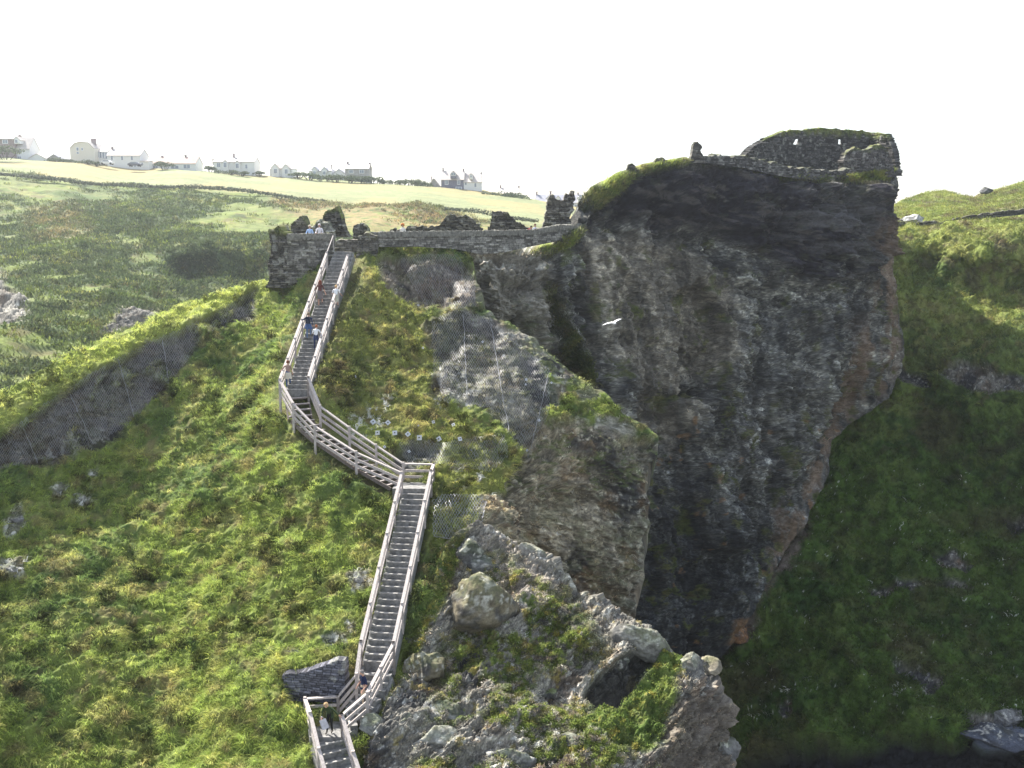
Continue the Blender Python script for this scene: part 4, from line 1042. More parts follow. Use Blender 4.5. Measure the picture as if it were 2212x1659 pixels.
# ------------------------------------------------------------------ boulders
def boulder(name, px, py, Y, size, label, seed, rot=(0, 0, 0), flat=0.0, moss=0.3, base=(0.22, 0.215, 0.19), cat='boulder', group=None, cut=0.5, sink=0.0):
    n1 = 110; n2 = 70
    th = np.linspace(0, 2 * np.pi, n1, endpoint=False); ph = np.linspace(0.02, np.pi - 0.02, n2)
    T, H = np.meshgrid(th, ph)
    D = np.stack([np.sin(H) * np.cos(T), np.sin(H) * np.sin(T), np.cos(H)], -1)
    rg = np.random.default_rng(seed); r = np.ones(D.shape[:2])
    for k in range(11):                      # facets: cut the ball by planes
        v = rg.normal(size=3); v /= np.linalg.norm(v); h = rg.uniform(cut, 0.95)
        dn = (D * v).sum(-1); r = np.where(dn > 1e-3, np.minimum(r, h / np.maximum(dn, 1e-3)), r)
    P = D * r[..., None]
    P = P * np.array(size) * 0.5 / 0.70
    E = Matrix.Rotation(rot[2], 3, 'Z') @ Matrix.Rotation(rot[1], 3, 'Y') @ Matrix.Rotation(rot[0], 3, 'X')
    P = P @ np.array(E).T
    c = np.array(pt(px, py, Y)); W = P + c
    s = max(size)
    W = W + D * (0.10 * s * fbm(W * 1.8 / s, 5, seed, gain=0.6) + 0.085 * s * rock_disp(W * 2.2 / max(0.6, s), (0.45, 0.1, 1), 1.3))[..., None]
    h = fbm(W * 3, 4, seed + 2); st_ = fbm(np.stack([W[..., 0] * .4, W[..., 1] * .4, (W[..., 2] + .45 * W[..., 0]) * 5], -1), 3, seed); C = 0.8 * np.asarray(base) * (1 + 0.6 * h + 0.45 * st_)[..., None]
    C = mixc(C, LICH, sstep(0.15, 0.45, fbm(W * 4, 3, seed + 3)) * sstep(-0.2, 0.7, D[..., 2]) * 0.7)
    C = mixc(C, RKD, sstep(0.0, 0.4, fbm(W * 1.7, 4, seed + 4)) * 0.75)
    C = mixc(C, grass_col(W, 2, 0.1), sstep(0.35, 0.8, D[..., 2] + 0.5 * h) * moss)
    W = W - c
    F_ = grid_faces(n2, n1); i = np.arange(n2 * n1).reshape(n2, n1)
    wrap = np.stack([i[:-1, -1], i[:-1, 0], i[1:, 0], i[1:, -1]], 1)
    V = np.concatenate([W.reshape(-1, 3), W[0].mean(0)[None], W[-1].mean(0)[None]], 0)
    C2_ = np.concatenate([C.reshape(-1, 3), C[0, :1], C[-1, :1]], 0)
    caps = [[n1 * n2, i[0, (k + 1) % n1], i[0, k], i[0, k]] for k in range(n1)]
    Fl = np.concatenate([F_, wrap], 0)[:, ::-1].tolist() + [[n1 * n2, int(i[0, k]), int(i[0, (k + 1) % n1])] for k in range(n1)] + [[n1 * n2 + 1, int(i[-1, (k + 1) % n1]), int(i[-1, k])] for k in range(n1)]
    o = new_mesh(name, V, Fl, [M_ROCKV], col=C2_)
    o.location = c; tag(o, label, cat, group)
    return o
BR = 'boulders on the grey crag'
def bld(px, py, size, label, seed, sheet='crag', push=0.0, **k):
    p, n_ = surf_pt(sheet, px, py)
    push += 0.22 * min(size) if push < .3 else 0
    return boulder('boulder', px, py, p.y + push, size, label, seed, group=BR if sheet == 'crag' else k.pop('group', 'rocks showing through the turf slope'), **{q: v for q, v in k.items() if q != 'group'})
bld(1030, 1312, (2.9, 2.4, 3.0), 'largest boulder, square and overhanging, pale top and brown shaded face', 31, base=(0.19, 0.165, 0.115), rot=(0.2, 0.1, 0.3), cut=0.62, push=-0.45)
bld(920, 1450, (1.7, 1.1, 1.3), 'wide boulder with a flat brown face just right of the long fence', 32, base=(0.20, 0.175, 0.12), rot=(0.1, 0, 0.2), cut=0.6)
bld(1012, 1195, (1.2, 1.0, 1.1), 'dark jagged boulder at the top left of the crag, near the netting', 33, base=(0.14, 0.14, 0.135), rot=(0.5, 0.4, 0))
bld(1050, 1222, (1.6, 1.2, 0.9), 'layered dark boulder stacked beside the jagged one', 34, base=(0.15, 0.15, 0.14), rot=(0, 0.2, 0.5))
bld(1484, 1452, (1.4, 1.0, 2.0), 'upright pale boulder at the right shoulder of the crag', 35, base=(0.30, 0.29, 0.26), rot=(0, 0.25, 0.1), push=-0.2)
bld(1530, 1440, (1.0, 1.0, 0.8), 'knobbly end boulder on the rightmost corner of the crag', 36, base=(0.28, 0.25, 0.19), push=0.3)
bld(1385, 1388, (2.6, 1.4, 1.5), 'large rough boulder roofing the dark hollow', 37, base=(0.24, 0.23, 0.2), rot=(0.2, 0.5, 0.2), push=0.3)
bld(1330, 1432, (1.5, 1.1, 1.4), 'blackish boulder on the left lip of the dark hollow', 38, base=(0.12, 0.115, 0.11), rot=(0.4, 0.3, 0.1), push=0.2)
bld(905, 1338, (0.8, 0.6, 0.6), 'small dark boulder half way up the crag beside the fence', 39, base=(0.12, 0.12, 0.115))
bld(888, 1392, (0.7, 0.5, 0.6), 'small split boulder just above the wide brown-faced one', 40, base=(0.13, 0.13, 0.12), rot=(0.3, 0.6, 0))
bld(1285, 1665 - 1665 + 1290 - 0, (0.6, 0.5, 0.4), 'pale block on the upper skyline of the crag', 41, base=(0.34, 0.33, 0.3)) if False else None
bld(960, 1542, (1.6, 1.0, 0.9), 'long low boulder with a lit upper edge under the wide brown-faced one', 42, base=(0.26, 0.255, 0.23), rot=(0, 0.35, 0.3), moss=0.4, push=0.28)
bld(800, 1568, (0.9, 0.7, 0.8), 'block with a flat shaded face beside the lowest fence', 43, base=(0.2, 0.2, 0.18), cut=0.55)
bld(868, 1566, (1.0, 0.8, 1.0), 'pointed boulder right of the flat-faced block', 44, base=(0.22, 0.22, 0.2), rot=(0.3, 0.3, 0.3), push=0.28)
bld(940, 1605, (2.0, 1.2, 1.2), 'broad pale outcrop boulder near the bottom of the crag', 45, base=(0.30, 0.295, 0.27), rot=(0, 0.3, 0.2), moss=0.25, push=0.28)
bld(790, 1630, (1.1, 0.8, 0.9), 'lowest boulder touching the bottom fence', 46, base=(0.18, 0.18, 0.165))
bld(1110, 1443, (0.5, 0.4, 0.4), 'small white stone lying in greenery mid crag', 47, base=(0.50, 0.49, 0.46), moss=0)
bld(1095, 1640, (1.8, 1.1, 1.0), 'grey boulder on the bottom edge of the picture', 48, base=(0.24, 0.24, 0.23), rot=(0, 0.2, 0), push=0.28)
bld(1190, 1500, (0.7, 0.5, 0.5), 'mossy stone in the middle of the crag', 49, base=(0.22, 0.22, 0.19), moss=0.6)
bld(1240, 1600, (1.0, 0.8, 0.6), 'grey stone low on the crag below the green hollow', 50, base=(0.26, 0.25, 0.23))
bld(1150, 1195, (1.4, 0.9, 0.6), 'flat rib of pale rock on the crag skyline', 51, base=(0.33, 0.31, 0.27), rot=(0, 0.6, 0.2), push=0.3)
bld(1562, 1615, (1.3, 1.2, 1.3), 'rounded grey boulder at the bottom right foot of the crag', 52, base=(0.22, 0.215, 0.2), push=0.4)
for px, py, s, lb, sd_ in [(172,1074,0.8,'pale rock poking from the turf below the long netted band',60),(122,1046,0.6,'dark rock up-slope of the pale one on the left slope',61),(30,1122,1.0,'white-crusted rock at the left edge of the picture',62),(24,1232,1.1,'lowest white-crusted rock at the left edge, in shade',63),
                         (772,1250,0.9,'dark rock with white lichen left of the long straight flight',64),(757,1358,0.45,'small white rock by the posts of the long straight flight',65),(200,1015,0.45,'tiny pale stone high on the shaded turf',66),(635,1408,0.4,'pale stone in the grass above the retaining wall',67)]:
    bld(px, py, (s * .8, s * 0.7, s * 0.5), lb, sd_, sheet='hillside', base=(0.26, 0.25, 0.24), moss=0.4, push=0.15)
# rocks of the far right hill
for px, py, Y, s, lb, sd_, bs in [(1980,472,133,(2.4,1.6,0.9),'white sunlit slab beside the dry-stone wall',70,(0.55,0.55,0.52)),(1955,476,134,(1.4,1,0.8),'greyish rock between the cliff and the white slab',71,(0.26,0.25,0.22)),
                               (2130,411,176,(1.6,1.2,1.1),'dark rock standing on the right skyline',72,(0.13,0.13,0.13)),(1985,1460,81.5,(4.2,1.6,0.9),'banded dark ledge rock in the shaded ravine slope',73,(0.14,0.14,0.16)),
                               (1895,1450,82.5,(1.6,1.0,0.8),'small grey rock left of the banded ledge in the ravine',74,(0.2,0.2,0.2)),(2150,1590,73.2,(4.6,2.6,1.2),'smooth blue-grey rock dome at the bottom right corner',75,(0.09,0.10,0.13)),
                               (2185,1552,74.6,(2.4,1.2,1.0),'pale broken rock above the smooth dome',76,(0.2,0.2,0.2)),(1702,1541,80.5,(0.9,0.7,0.9),'small pinkish stone in the dark ravine grass',77,(0.36,0.28,0.26)),(1592,1368,88,(2.0,1.4,1.3),'orange-brown rock at the foot of the big cliff',78,(0.26,0.14,0.07))]:
    boulder('boulder', px, py, Y, s, lb, sd_, base=bs, moss=0.05, group='rocks of the ravine and right hill')
# ================================================================== people
M_SKIN = mat_plain("skin", (0.50, 0.30, 0.22), var=0.08)
_mc = {}
def cloth(c):
    k = tuple(round(x, 3) for x in c)
    if k not in _mc: _mc[k] = mat_plain("cloth", c, var=0.15, vscale=8, rough=0.9)
    return _mc[k]
def seg_dist(P, a, b):
    ab = b - a; t = np.clip(((P - a) @ ab) / (ab @ ab + 1e-9), 0, 1)
    return np.linalg.norm(P - a - t[:, None] * ab, axis=1)
def person(loc, face, label, h=1.72, top=(0.5, 0.5, 0.5), legs=(0.1, 0.12, 0.2), hair=(0.12, 0.07, 0.04), short_sleeve=True, shorts=False, pose=None,
           hair_len=0.0, hair_r=1.0, extras=(), shoe=(0.08, 0.07, 0.06), female=False, hat=None):
    """face = heading in degrees (0 looks to +Y, away from the camera)"""
    J = dict(pelvis=(0, 0, .95), spine=(0, -.01, 1.14), chest=(0, 0, 1.34), neck=(0, 0.005, 1.50), headb=(0, .015, 1.56), head=(0, .03, 1.65), crown=(0, .01, 1.73), nose=(0, .125, 1.625),
             shL=(-.175, 0, 1.42), elL=(-.23, -.03, 1.14), wrL=(-.24, .06, .89), shR=(.175, 0, 1.42), elR=(.23, -.03, 1.14), wrR=(.24, .06, .89),
             hipL=(-.09, 0, .91), knL=(-.10, .03, .50), anL=(-.10, -.02, .09), toL=(-.11, .13, .035), hipR=(.09, 0, .91), knR=(.10, .03, .50), anR=(.10, -.02, .09), toR=(.11, .13, .035))
    if pose: J.update(pose)
    J = {k: Vector(v) for k, v in J.items()}
    R = dict(pelvis=.135, spine=.125 if female else .135, chest=.15, neck=.06, headb=.075, head=.098, crown=.06, nose=.016, shL=.062, shR=.062, elL=.045, elR=.045, wrL=.03, wrR=.03,
             hipL=.095, hipR=.095, knL=.063, knR=.063, anL=.042, anR=.042, toL=.036, toR=.036)
    E = [('pelvis', 'spine'), ('spine', 'chest'), ('chest', 'neck'), ('neck', 'headb'), ('headb', 'head'), ('head', 'crown'), ('head', 'nose'), ('chest', 'shL'), ('shL', 'elL'), ('elL', 'wrL'), ('chest', 'shR'), ('shR', 'elR'), ('elR', 'wrR'),
         ('pelvis', 'hipL'), ('hipL', 'knL'), ('knL', 'anL'), ('anL', 'toL'), ('pelvis', 'hipR'), ('hipR', 'knR'), ('knR', 'anR'), ('anR', 'toR')]
    for s in 'LR':      # palm, four curled fingers of unequal length, thumb from the side of the palm
        w = J['wr' + s]; d = (w - J['el' + s]).normalized(); sg = -1 if s == 'L' else 1
        sd_ = d.cross(Vector((0, 1, 0.2)));  sd_ = sd_.normalized() if sd_.length > .1 else Vector((1, 0, 0))
        up = sd_.cross(d).normalized()
        J['pa' + s] = w + d * .075; R['pa' + s] = .028; E.append(('wr' + s, 'pa' + s))
        for q, L in enumerate((.068, .078, .072, .055)):
            b = J['pa' + s] + sd_ * ((q - 1.5) * .021) + d * .02
            J[f'f{q}a{s}'] = b; J[f'f{q}b{s}'] = b + d * L * .55 + up * .006; J[f'f{q}c{s}'] = b + d * L * .85 + up * .028
            R[f'f{q}a{s}'] = .0095; R[f'f{q}b{s}'] = .0085; R[f'f{q}c{s}'] = .007
            E += [('pa' + s, f'f{q}a{s}'), (f'f{q}a{s}', f'f{q}b{s}'), (f'f{q}b{s}', f'f{q}c{s}')]
        J['ta' + s] = w + d * .045 + sd_ * .035; J['tb' + s] = w + d * .08 + sd_ * .055 + up * .015; R['ta' + s] = .011; R['tb' + s] = .009
        E += [('wr' + s, 'ta' + s), ('ta' + s, 'tb' + s)]
    names = list(J); ix = {n_: i for i, n_ in enumerate(names)}
    me = bpy.data.meshes.new('person'); me.from_pydata([tuple(J[n_]) for n_ in names], [(ix[a], ix[b]) for a, b in E], [])
    o = bpy.data.objects.new('person', me); COL.objects.link(o)
    md = o.modifiers.new('Skin', 'SKIN'); md.use_smooth_shade = True
    for i, n_ in enumerate(names):
        me.skin_vertices[0].data[i].radius = (R[n_], R[n_] * (0.72 if n_ in ('pelvis', 'spine', 'chest') else 1)); me.skin_vertices[0].data[i].use_root = (n_ == 'pelvis')
    o.modifiers.new('Sub', 'SUBSURF').levels = 1
    bpy.context.view_layer.update()
    em = bpy.data.meshes.new_from_object(o.evaluated_get(bpy.context.evaluated_depsgraph_get()))
    o.modifiers.clear(); o.data = em; em.name = 'person'
    bpy.data.meshes.remove(me)
    mats = [M_SKIN, cloth(top), cloth(legs), cloth(shoe)]
    em.materials.clear()
    for m_ in mats: em.materials.append(m_)
    n = len(em.polygons); cen = np.zeros(n * 3, np.float32); em.polygons.foreach_get('center', cen); cen = cen.reshape(-1, 3)
    groups = [('skin', 'headb', 'crown'), ('skin', 'head', 'nose'), ('top', 'neck', 'spine'), ('top', 'spine', 'chest'), ('legs', 'pelvis', 'pelvis'), ('legs', 'hipL', 'knL'), ('legs', 'hipR', 'knR'),
              ('low', 'knL', 'anL'), ('low', 'knR', 'anR'), ('shoe', 'anL', 'toL'), ('shoe', 'anR', 'toR'), ('skin', 'wrL', 'f1cL'), ('skin', 'wrR', 'f1cR'), ('fore', 'elL', 'wrL'), ('fore', 'elR', 'wrR'),
              ('top', 'shL', 'elL'), ('top', 'shR', 'elR'), ('legs', 'pelvis', 'hipL'), ('legs', 'pelvis', 'hipR'), ('top', 'chest', 'shL'), ('top', 'chest', 'shR'), ('skin', 'neck', 'headb')]
    D = np.stack([seg_dist(cen, np.array(J[a]), np.array(J[b])) for _, a, b in groups]); k = D.argmin(0)
    mid = {'skin': 0, 'top': 1, 'legs': 2, 'low': 0 if shorts else 2, 'shoe': 3, 'fore': 0 if short_sleeve else 1}
    em.polygons.foreach_set('material_index', np.array([mid[groups[q][0]] for q in k], np.int32))
    em.polygons.foreach_set('use_smooth', [True] * n)
    s = h / 1.75
    o.scale = (s, s, s); o.location = loc; o.rotation_euler = (0, 0, -math.radians(face)); tag(o, label, 'person')
    # hair: a shell over the back and top of the head
    hc = J['head'] + Vector((0, -.018, .022)); V = []; n1, n2 = 20, 12
    for j in range(n2):
        ph = math.pi * 0.68 * j / (n2 - 1) * (1.0)
        for i in range(n1):
            th = 2 * math.pi * i / n1
            front = max(0, math.sin(th)); p_ = ph * (1 - .42 * front)
            r = (.107 + .010 * math.sin(5 * th + j) + random.uniform(-.004, .004)) * hair_r
            V.append(hc + Vector((r * .92 * math.sin(p_) * math.cos(th), r * math.sin(p_) * math.sin(th), r * math.cos(p_) * 1.0 - hair_len * max(0, (j - n2 * .6) / n2) * 2.2 * (1 - front))))
    Fs = [[j * n1 + i, j * n1 + (i + 1) % n1, (j + 1) * n1 + (i + 1) % n1, (j + 1) * n1 + i] for j in range(n2 - 1) for i in range(n1)]
    m = MB(); m.add(V, Fs); hb = m.build('hair', cloth(hat or hair), o, True)
    if hat: hb.name = 'cap'
    for e in extras: e(o, J)
    return o
def skirt(c, z0=.98, z1=.62, r0=.16, r1=.24, name='tied_jumper', arc=1.0):
    def f(o, J):
        m = MB(); n = 22; p = J['pelvis']
        V = []
        for j in range(7):
            t = j / 6; r = r0 + (r1 - r0) * t
            for i in range(n):
                th = -math.pi / 2 + (i / (n - 1) - .5) * 2 * math.pi * arc
                V.append(Vector((p.x + r * (1 + .06 * math.sin(i * 2.1 + j)) * math.cos(th), p.y + r * .8 * math.sin(th), z0 + (z1 - z0) * t + .03 * math.sin(i * 1.7) * t)))
        Fs = [[j * n + i, j * n + i + 1, (j + 1) * n + i + 1, (j + 1) * n + i] for j in range(6) for i in range(n - 1)]
        m.add(V, Fs); m.build(name, cloth(c), o, True)
    return f
def pack(c):
    def f(o, J):
        m = MB(); p = J['chest']
        m.box(p + Vector((0, -.2, -.06)), (.30, .17, .44), taper=.82, jit=.01); m.box(p + Vector((0, -.3, -.12)), (.22, .06, .22), taper=.85)
        m.build('backpack', cloth(c), o)
    return f
def hem(c, z0=.97, z1=.86):
    return skirt(c, z0, z1, .165, .178, 'shirt_hem', 1.0)
up1 = dict(knR=(.10, .20, .68), anR=(.10, .12, .28), toR=(.11, .27, .23), knL=(-.10, .02, .50), chest=(0, .09, 1.32), neck=(0, .15, 1.47), headb=(0, .165, 1.53), head=(0, .185, 1.61), crown=(0, .17, 1.70), nose=(0, .285, 1.58), spine=(0, .04, 1.13),
           shL=(-.175, .10, 1.40), shR=(.175, .10, 1.40), elL=(-.27, .12, 1.15), elR=(.24, .05, 1.14), wrR=(.26, .16, .92), wrL=(-.33, .32, 1.10))
def step_at(path, f):
    P_ = along(path, 101); return P_[int(f * 100)]
def on_path(path, px, py):
    P_ = along(path, 300); A = np.array([tuple(p) for p in P_]); x, y = proj(A); i = int(np.argmin((y - py) ** 2)); p = P_[i].copy()
    d = p.y * cp - p.z * sp; p.x = (px - CX) / F * d; return p
p = on_path(U3, 623, 838); person(p, -5, 'person in beige top with cream jumper round the waist, lowest climber on the topmost flight', 1.66, (0.30, 0.20, 0.16), (0.05, 0.09, 0.20), (0.16, 0.06, 0.03), pose=dict(up1, elL=(-.33, .10, 1.20), wrL=(-.46, .26, 1.08)), extras=[skirt((0.55, 0.50, 0.40), 1.0, .60, .17, .25)], female=True, hair_r=1.08)
p = on_path(U3, 667, 733); person(p, 0, 'person in dark blue jacket with small pack, left of the pair halfway up', 1.72, (0.025, 0.035, 0.09), (0.12, 0.19, 0.32), (0.20, 0.14, 0.09), short_sleeve=False, pose=dict(up1, elL=(-.32, .2, 1.25), wrL=(-.42, .35, 1.25)), extras=[pack((0.02, 0.025, 0.045)), skirt((0.05, 0.09, 0.20), 1.0, .68, .17, .27, 'jacket_hem')])
p = on_path(U3, 683, 757); person(p, 10, 'person in a white top and navy trousers, right one of the pair halfway up', 1.62, (0.75, 0.75, 0.74), (0.02, 0.03, 0.08), (0.28, 0.10, 0.04), pose=dict(up1, elR=(.30, .15, 1.18), wrR=(.38, .3, 1.05)), extras=[skirt((0.025, 0.04, 0.10), .98, .72, .165, .2)], female=True)
p = on_path(U3, 692, 662); person(p, 0, 'long-haired person in a maroon top and grey knee-length trousers near the stair top', 1.76, (0.10, 0.035, 0.03), (0.16, 0.14, 0.14), (0.16, 0.045, 0.025), short_sleeve=True, shorts=True, pose=dict(up1, elR=(.26, .0, 1.14), wrR=(.34, .05, .90)), hair_len=.22, hair_r=1.15, extras=[skirt((0.16, 0.14, 0.14), .98, .52, .16, .19, 'trouser_leg')], female=True)
p = on_path(U3, 726, 668); person(p, 5, 'blond person in white tee shirt and cream shorts by the right fence', 1.62, (0.78, 0.78, 0.78), (0.50, 0.47, 0.38), (0.55, 0.36, 0.18), shorts=True, pose=dict(up1, elR=(.28, .12, 1.16), wrR=(.34, .3, 1.0)), extras=[skirt((0.50, 0.47, 0.38), .96, .55, .18, .2, 'shorts')])
# the two on the winding steps
person((-6.78, 43.92, -22.22), 232, 'person in a navy polo shirt and beige trousers coming down the winding steps', 1.78, (0.012, 0.02, 0.06), (0.50, 0.40, 0.29), (0.20, 0.18, 0.17),
       pose=dict(head=(0, .07, 1.64), crown=(0, .05, 1.73), nose=(0, .165, 1.60), elR=(.25, -.02, 1.14), wrR=(.23, .16, .95), elL=(-.26, -.04, 1.13), wrL=(-.24, .14, .92), knL=(-.1, .12, .56), anL=(-.1, .06, .14), toL=(-.11, .2, .08)), extras=[hem((0.012, 0.02, 0.06))])
def open_jacket(o, J):
    skirt((0.03, 0.05, 0.02), 1.06, .80, .165, .2, 'jacket_hem', .8)(o, J)
wg = person((-8.14, 42.88, -22.95), 196, 'blond person in an open green jacket and black trousers leaning on the lowest fence', 1.66, (0.035, 0.055, 0.022), (0.008, 0.009, 0.01), (0.50, 0.34, 0.18), short_sleeve=False,
       pose=dict(spine=(0, .05, 1.14), chest=(.02, .17, 1.30), neck=(.03, .27, 1.43), headb=(.03, .30, 1.47), head=(.03, .34, 1.54), crown=(.03, .34, 1.63), nose=(.03, .43, 1.49), shL=(-.15, .17, 1.37), shR=(.19, .17, 1.37),
                 elL=(-.40, .22, 1.22), wrL=(-.60, .26, 1.10), elR=(.30, .16, 1.10), wrR=(.27, .30, .90), knL=(-.09, .06, .50), anL=(-.07, -.06, .1), toL=(-.08, .1, .04), knR=(.10, .10, .52), anR=(.12, .12, .09), toR=(.13, .27, .035)),
       extras=[open_jacket], female=True, hair_r=1.1, hair_len=.06)
wb = Vector((-8.42, 42.55, -22.15))
m = MB()
for j in range(8):
    pass
V = []; nb = 9
for side in (-1, 1):
    for j in range(nb):
        for i in range(nb):
            u, v = i / (nb - 1) - .5, j / (nb - 1)
            V.append(Vector((u * .34 * (1 - .12 * v) , side * (.045 * (1 - v) + .012) * (1 - (2 * u) ** 4 * .8) + .012 * math.sin(7 * u + 5 * v), -.46 + .46 * v)))
Fs = [[s_ * nb * nb + j * nb + i, s_ * nb * nb + j * nb + i + 1, s_ * nb * nb + (j + 1) * nb + i + 1, s_ * nb * nb + (j + 1) * nb + i] for s_ in (0, 1) for j in range(nb - 1) for i in range(nb - 1)]
for i in range(nb - 1):
    Fs += [[i, i + 1, nb * nb + i + 1, nb * nb + i], [i * nb, (i + 1) * nb, nb * nb + (i + 1) * nb, nb * nb + i * nb], [i * nb + nb - 1, (i + 1) * nb + nb - 1, nb * nb + (i + 1) * nb + nb - 1, nb * nb + i * nb + nb - 1]]
m.add(V, Fs)
bag = m.build('carrier_bag', cloth((0.55, 0.54, 0.58)), None, True); bag.location = wb; bag.rotation_euler = (0, -.30, .25)
tag(bag, 'pale carrier bag hanging from the hand of the person in the green jacket', 'bag')
m = MB()
for s_ in (-1, 1): m.bar((s_ * .09, 0, 0), (s_ * .02, 0, .15), .02, .008)
m.bar((-.02, 0, .15), (.02, 0, .15), .02, .01); m.build('bag_handle', cloth((0.5, 0.5, 0.54)), bag)
# visitors behind the walls
lean = dict(elL=(-.27, .14, 1.14), wrL=(-.2, .33, 1.10), elR=(.27, .14, 1.14), wrR=(.2, .33, 1.10))
def at_head(px, py, Y, h):
    p = pt(px, py, Y); p.z -= h; return p
person(at_head(669, 487, 75.6, 1.66), 180, 'white-haired visitor in pale blue shirt leaning on the curved wall', 1.66, (0.45, 0.60, 0.85), (0.1, 0.1, 0.12), (0.75, 0.66, 0.50), pose=lean, short_sleeve=False, extras=[hem((0.03, 0.04, 0.08), 1.12, 1.04)], hair_r=1.15)
person(at_head(690, 484, 75.9, 1.72), 180, 'visitor in white shirt and pale cap leaning on the curved wall', 1.72, (0.78, 0.74, 0.76), (0.1, 0.1, 0.12), (0.4, 0.3, 0.2), pose=lean, short_sleeve=False, hat=(0.80, 0.72, 0.72))
person(at_head(870, 484, 78.2, 1.66), 200, 'visitor with bushy orange hair and a white top behind the parapet wall', 1.66, (0.75, 0.72, 0.68), (0.1, 0.1, 0.12), (0.62, 0.22, 0.06), hair_r=1.45, female=True)
person(at_head(1140, 488, 82.6, 1.5), 120, 'dark-haired visitor in red bending behind the parapet wall', 1.62, (0.50, 0.04, 0.05), (0.05, 0.05, 0.08), (0.05, 0.03, 0.025), pose=dict(spine=(0, .05, 1.14), chest=(0, .17, 1.30), neck=(0, .28, 1.41), headb=(0, .31, 1.45), head=(0, .36, 1.51), crown=(0, .36, 1.6), nose=(0, .45, 1.47), shL=(-.16, .17, 1.36), shR=(.16, .17, 1.36)))
person(at_head(1156, 485, 82.9, 1.66), 200, 'visitor in a pale blue and white shirt at the right end of the parapet wall', 1.7, (0.60, 0.66, 0.80), (0.06, 0.06, 0.1), (0.16, 0.07, 0.04), short_sleeve=False)

# ------------------------------------------------------------------ seagull
def gull():
    c = pt(1325, 698, 62.0)
    def tube(secs, n=12):
        V = []; 
        for (ctr, rx, rz, ax) in secs:
            for i in range(n):
                th = 2 * math.pi * i / n; V.append(Vector(ctr) + Vector(ax) * (rx * math.cos(th)) + Vector((0, 0, 1)) * (rz * math.sin(th)))
        Fs = [[j * n + i, j * n + (i + 1) % n, (j + 1) * n + (i + 1) % n, (j + 1) * n + i] for j in range(len(secs) - 1) for i in range(n)]
        Fs += [list(range(n))[::-1], [(len(secs) - 1) * n + i for i in range(n)]]
        return V, Fs
    X = (1, 0, 0)
    m = MB()      # body from tail to bill, flying to the left and a little towards the viewer
    body = [((0, .30, .0), .07, .006, X), ((0, .2, .0), .05, .02, X), ((0, .08, 0), .065, .06, X), ((0, -.05, 0), .07, .07, X), ((0, -.15, .015), .045, .05, X), ((0, -.21, .03), .035, .04, X), ((0, -.25, .025), .018, .02, X), ((0, -.30, .015), .006, .008, X)]
    V, Fs = tube(body); m.add(V, Fs)
    for s_ in (-1, 1):     # wings with arched inner part and drooping tip
        secs = [(0, 0, .02, .11), (.18, -.02, .085, .12), (.38, -.03, .12, .105), (.52, .02, .10, .085), (.64, .09, .055, .05), (.72, .15, .02, .012)]
        V = []; n = 8
        for (x, y, z, ch) in secs:
            for i in range(n):
                th = 2 * math.pi * i / n; V.append(Vector((s_ * x, y + ch * math.cos(th), z + .012 * math.sin(th) + (.01 if math.cos(th) < 0 else 0))))
        Fs = [[j * n + i, j * n + (i + 1) % n, (j + 1) * n + (i + 1) % n, (j + 1) * n + i] for j in range(len(secs) - 1) for i in range(n)] + [[(len(secs) - 1) * n + i for i in range(n)]]
        m.add(V, Fs)
    o = m.build('seagull', mat_plain("white_feathers", (0.85, 0.85, 0.84), var=0.04), None, True)
    o.location = c; o.rotation_euler = (math.radians(8), math.radians(-13), math.radians(28)); tag(o, 'white seagull gliding with arched wings in front of the big cliff', 'seagull')
    return o
gull()
# ================================================================== village on the skyline
M_WHITEW = mat_plain("white_render", (0.74, 0.74, 0.72), var=0.06); M_CREAM = mat_plain("cream_render", (0.70, 0.66, 0.56), var=0.06)
M_STONEW = mat_plain("grey_stone", (0.36, 0.34, 0.33), var=0.3, vscale=1.5); M_BRNW = mat_plain("slate_hung_wall", (0.26, 0.20, 0.19), var=0.25, vscale=2)
M_DKW = mat_plain("dark_slate_hanging", (0.17, 0.17, 0.22), var=0.25, vscale=2)
M_ROOFL = mat_plain("washed_slate_roof", (0.52, 0.47, 0.43), var=0.15, vscale=0.8); M_ROOFG = mat_plain("grey_slate_roof", (0.34, 0.34, 0.38), var=0.2, vscale=0.8)  # first roof slate is paled, bright wash put into its colour
M_ROOFP = mat_plain("brown_tile_roof", (0.42, 0.31, 0.26), var=0.2, vscale=0.8)
M_FRAME = mat_plain("window_frame", (0.8, 0.8, 0.8), var=0.03)
m_, nt_, out_ = mat_new("window_glass"); b_ = N(nt_, 'ShaderNodeBsdfPrincipled'); b_.inputs['Base Color'].default_value = (0.22, 0.26, 0.32, 1); b_.inputs['Roughness'].default_value = 0.15
nt_.links.new(b_.outputs[0], out_.inputs[0]); M_GLASS = m_
M_BRICK = mat_plain("chimney_brick", (0.25, 0.20, 0.20), var=0.2)
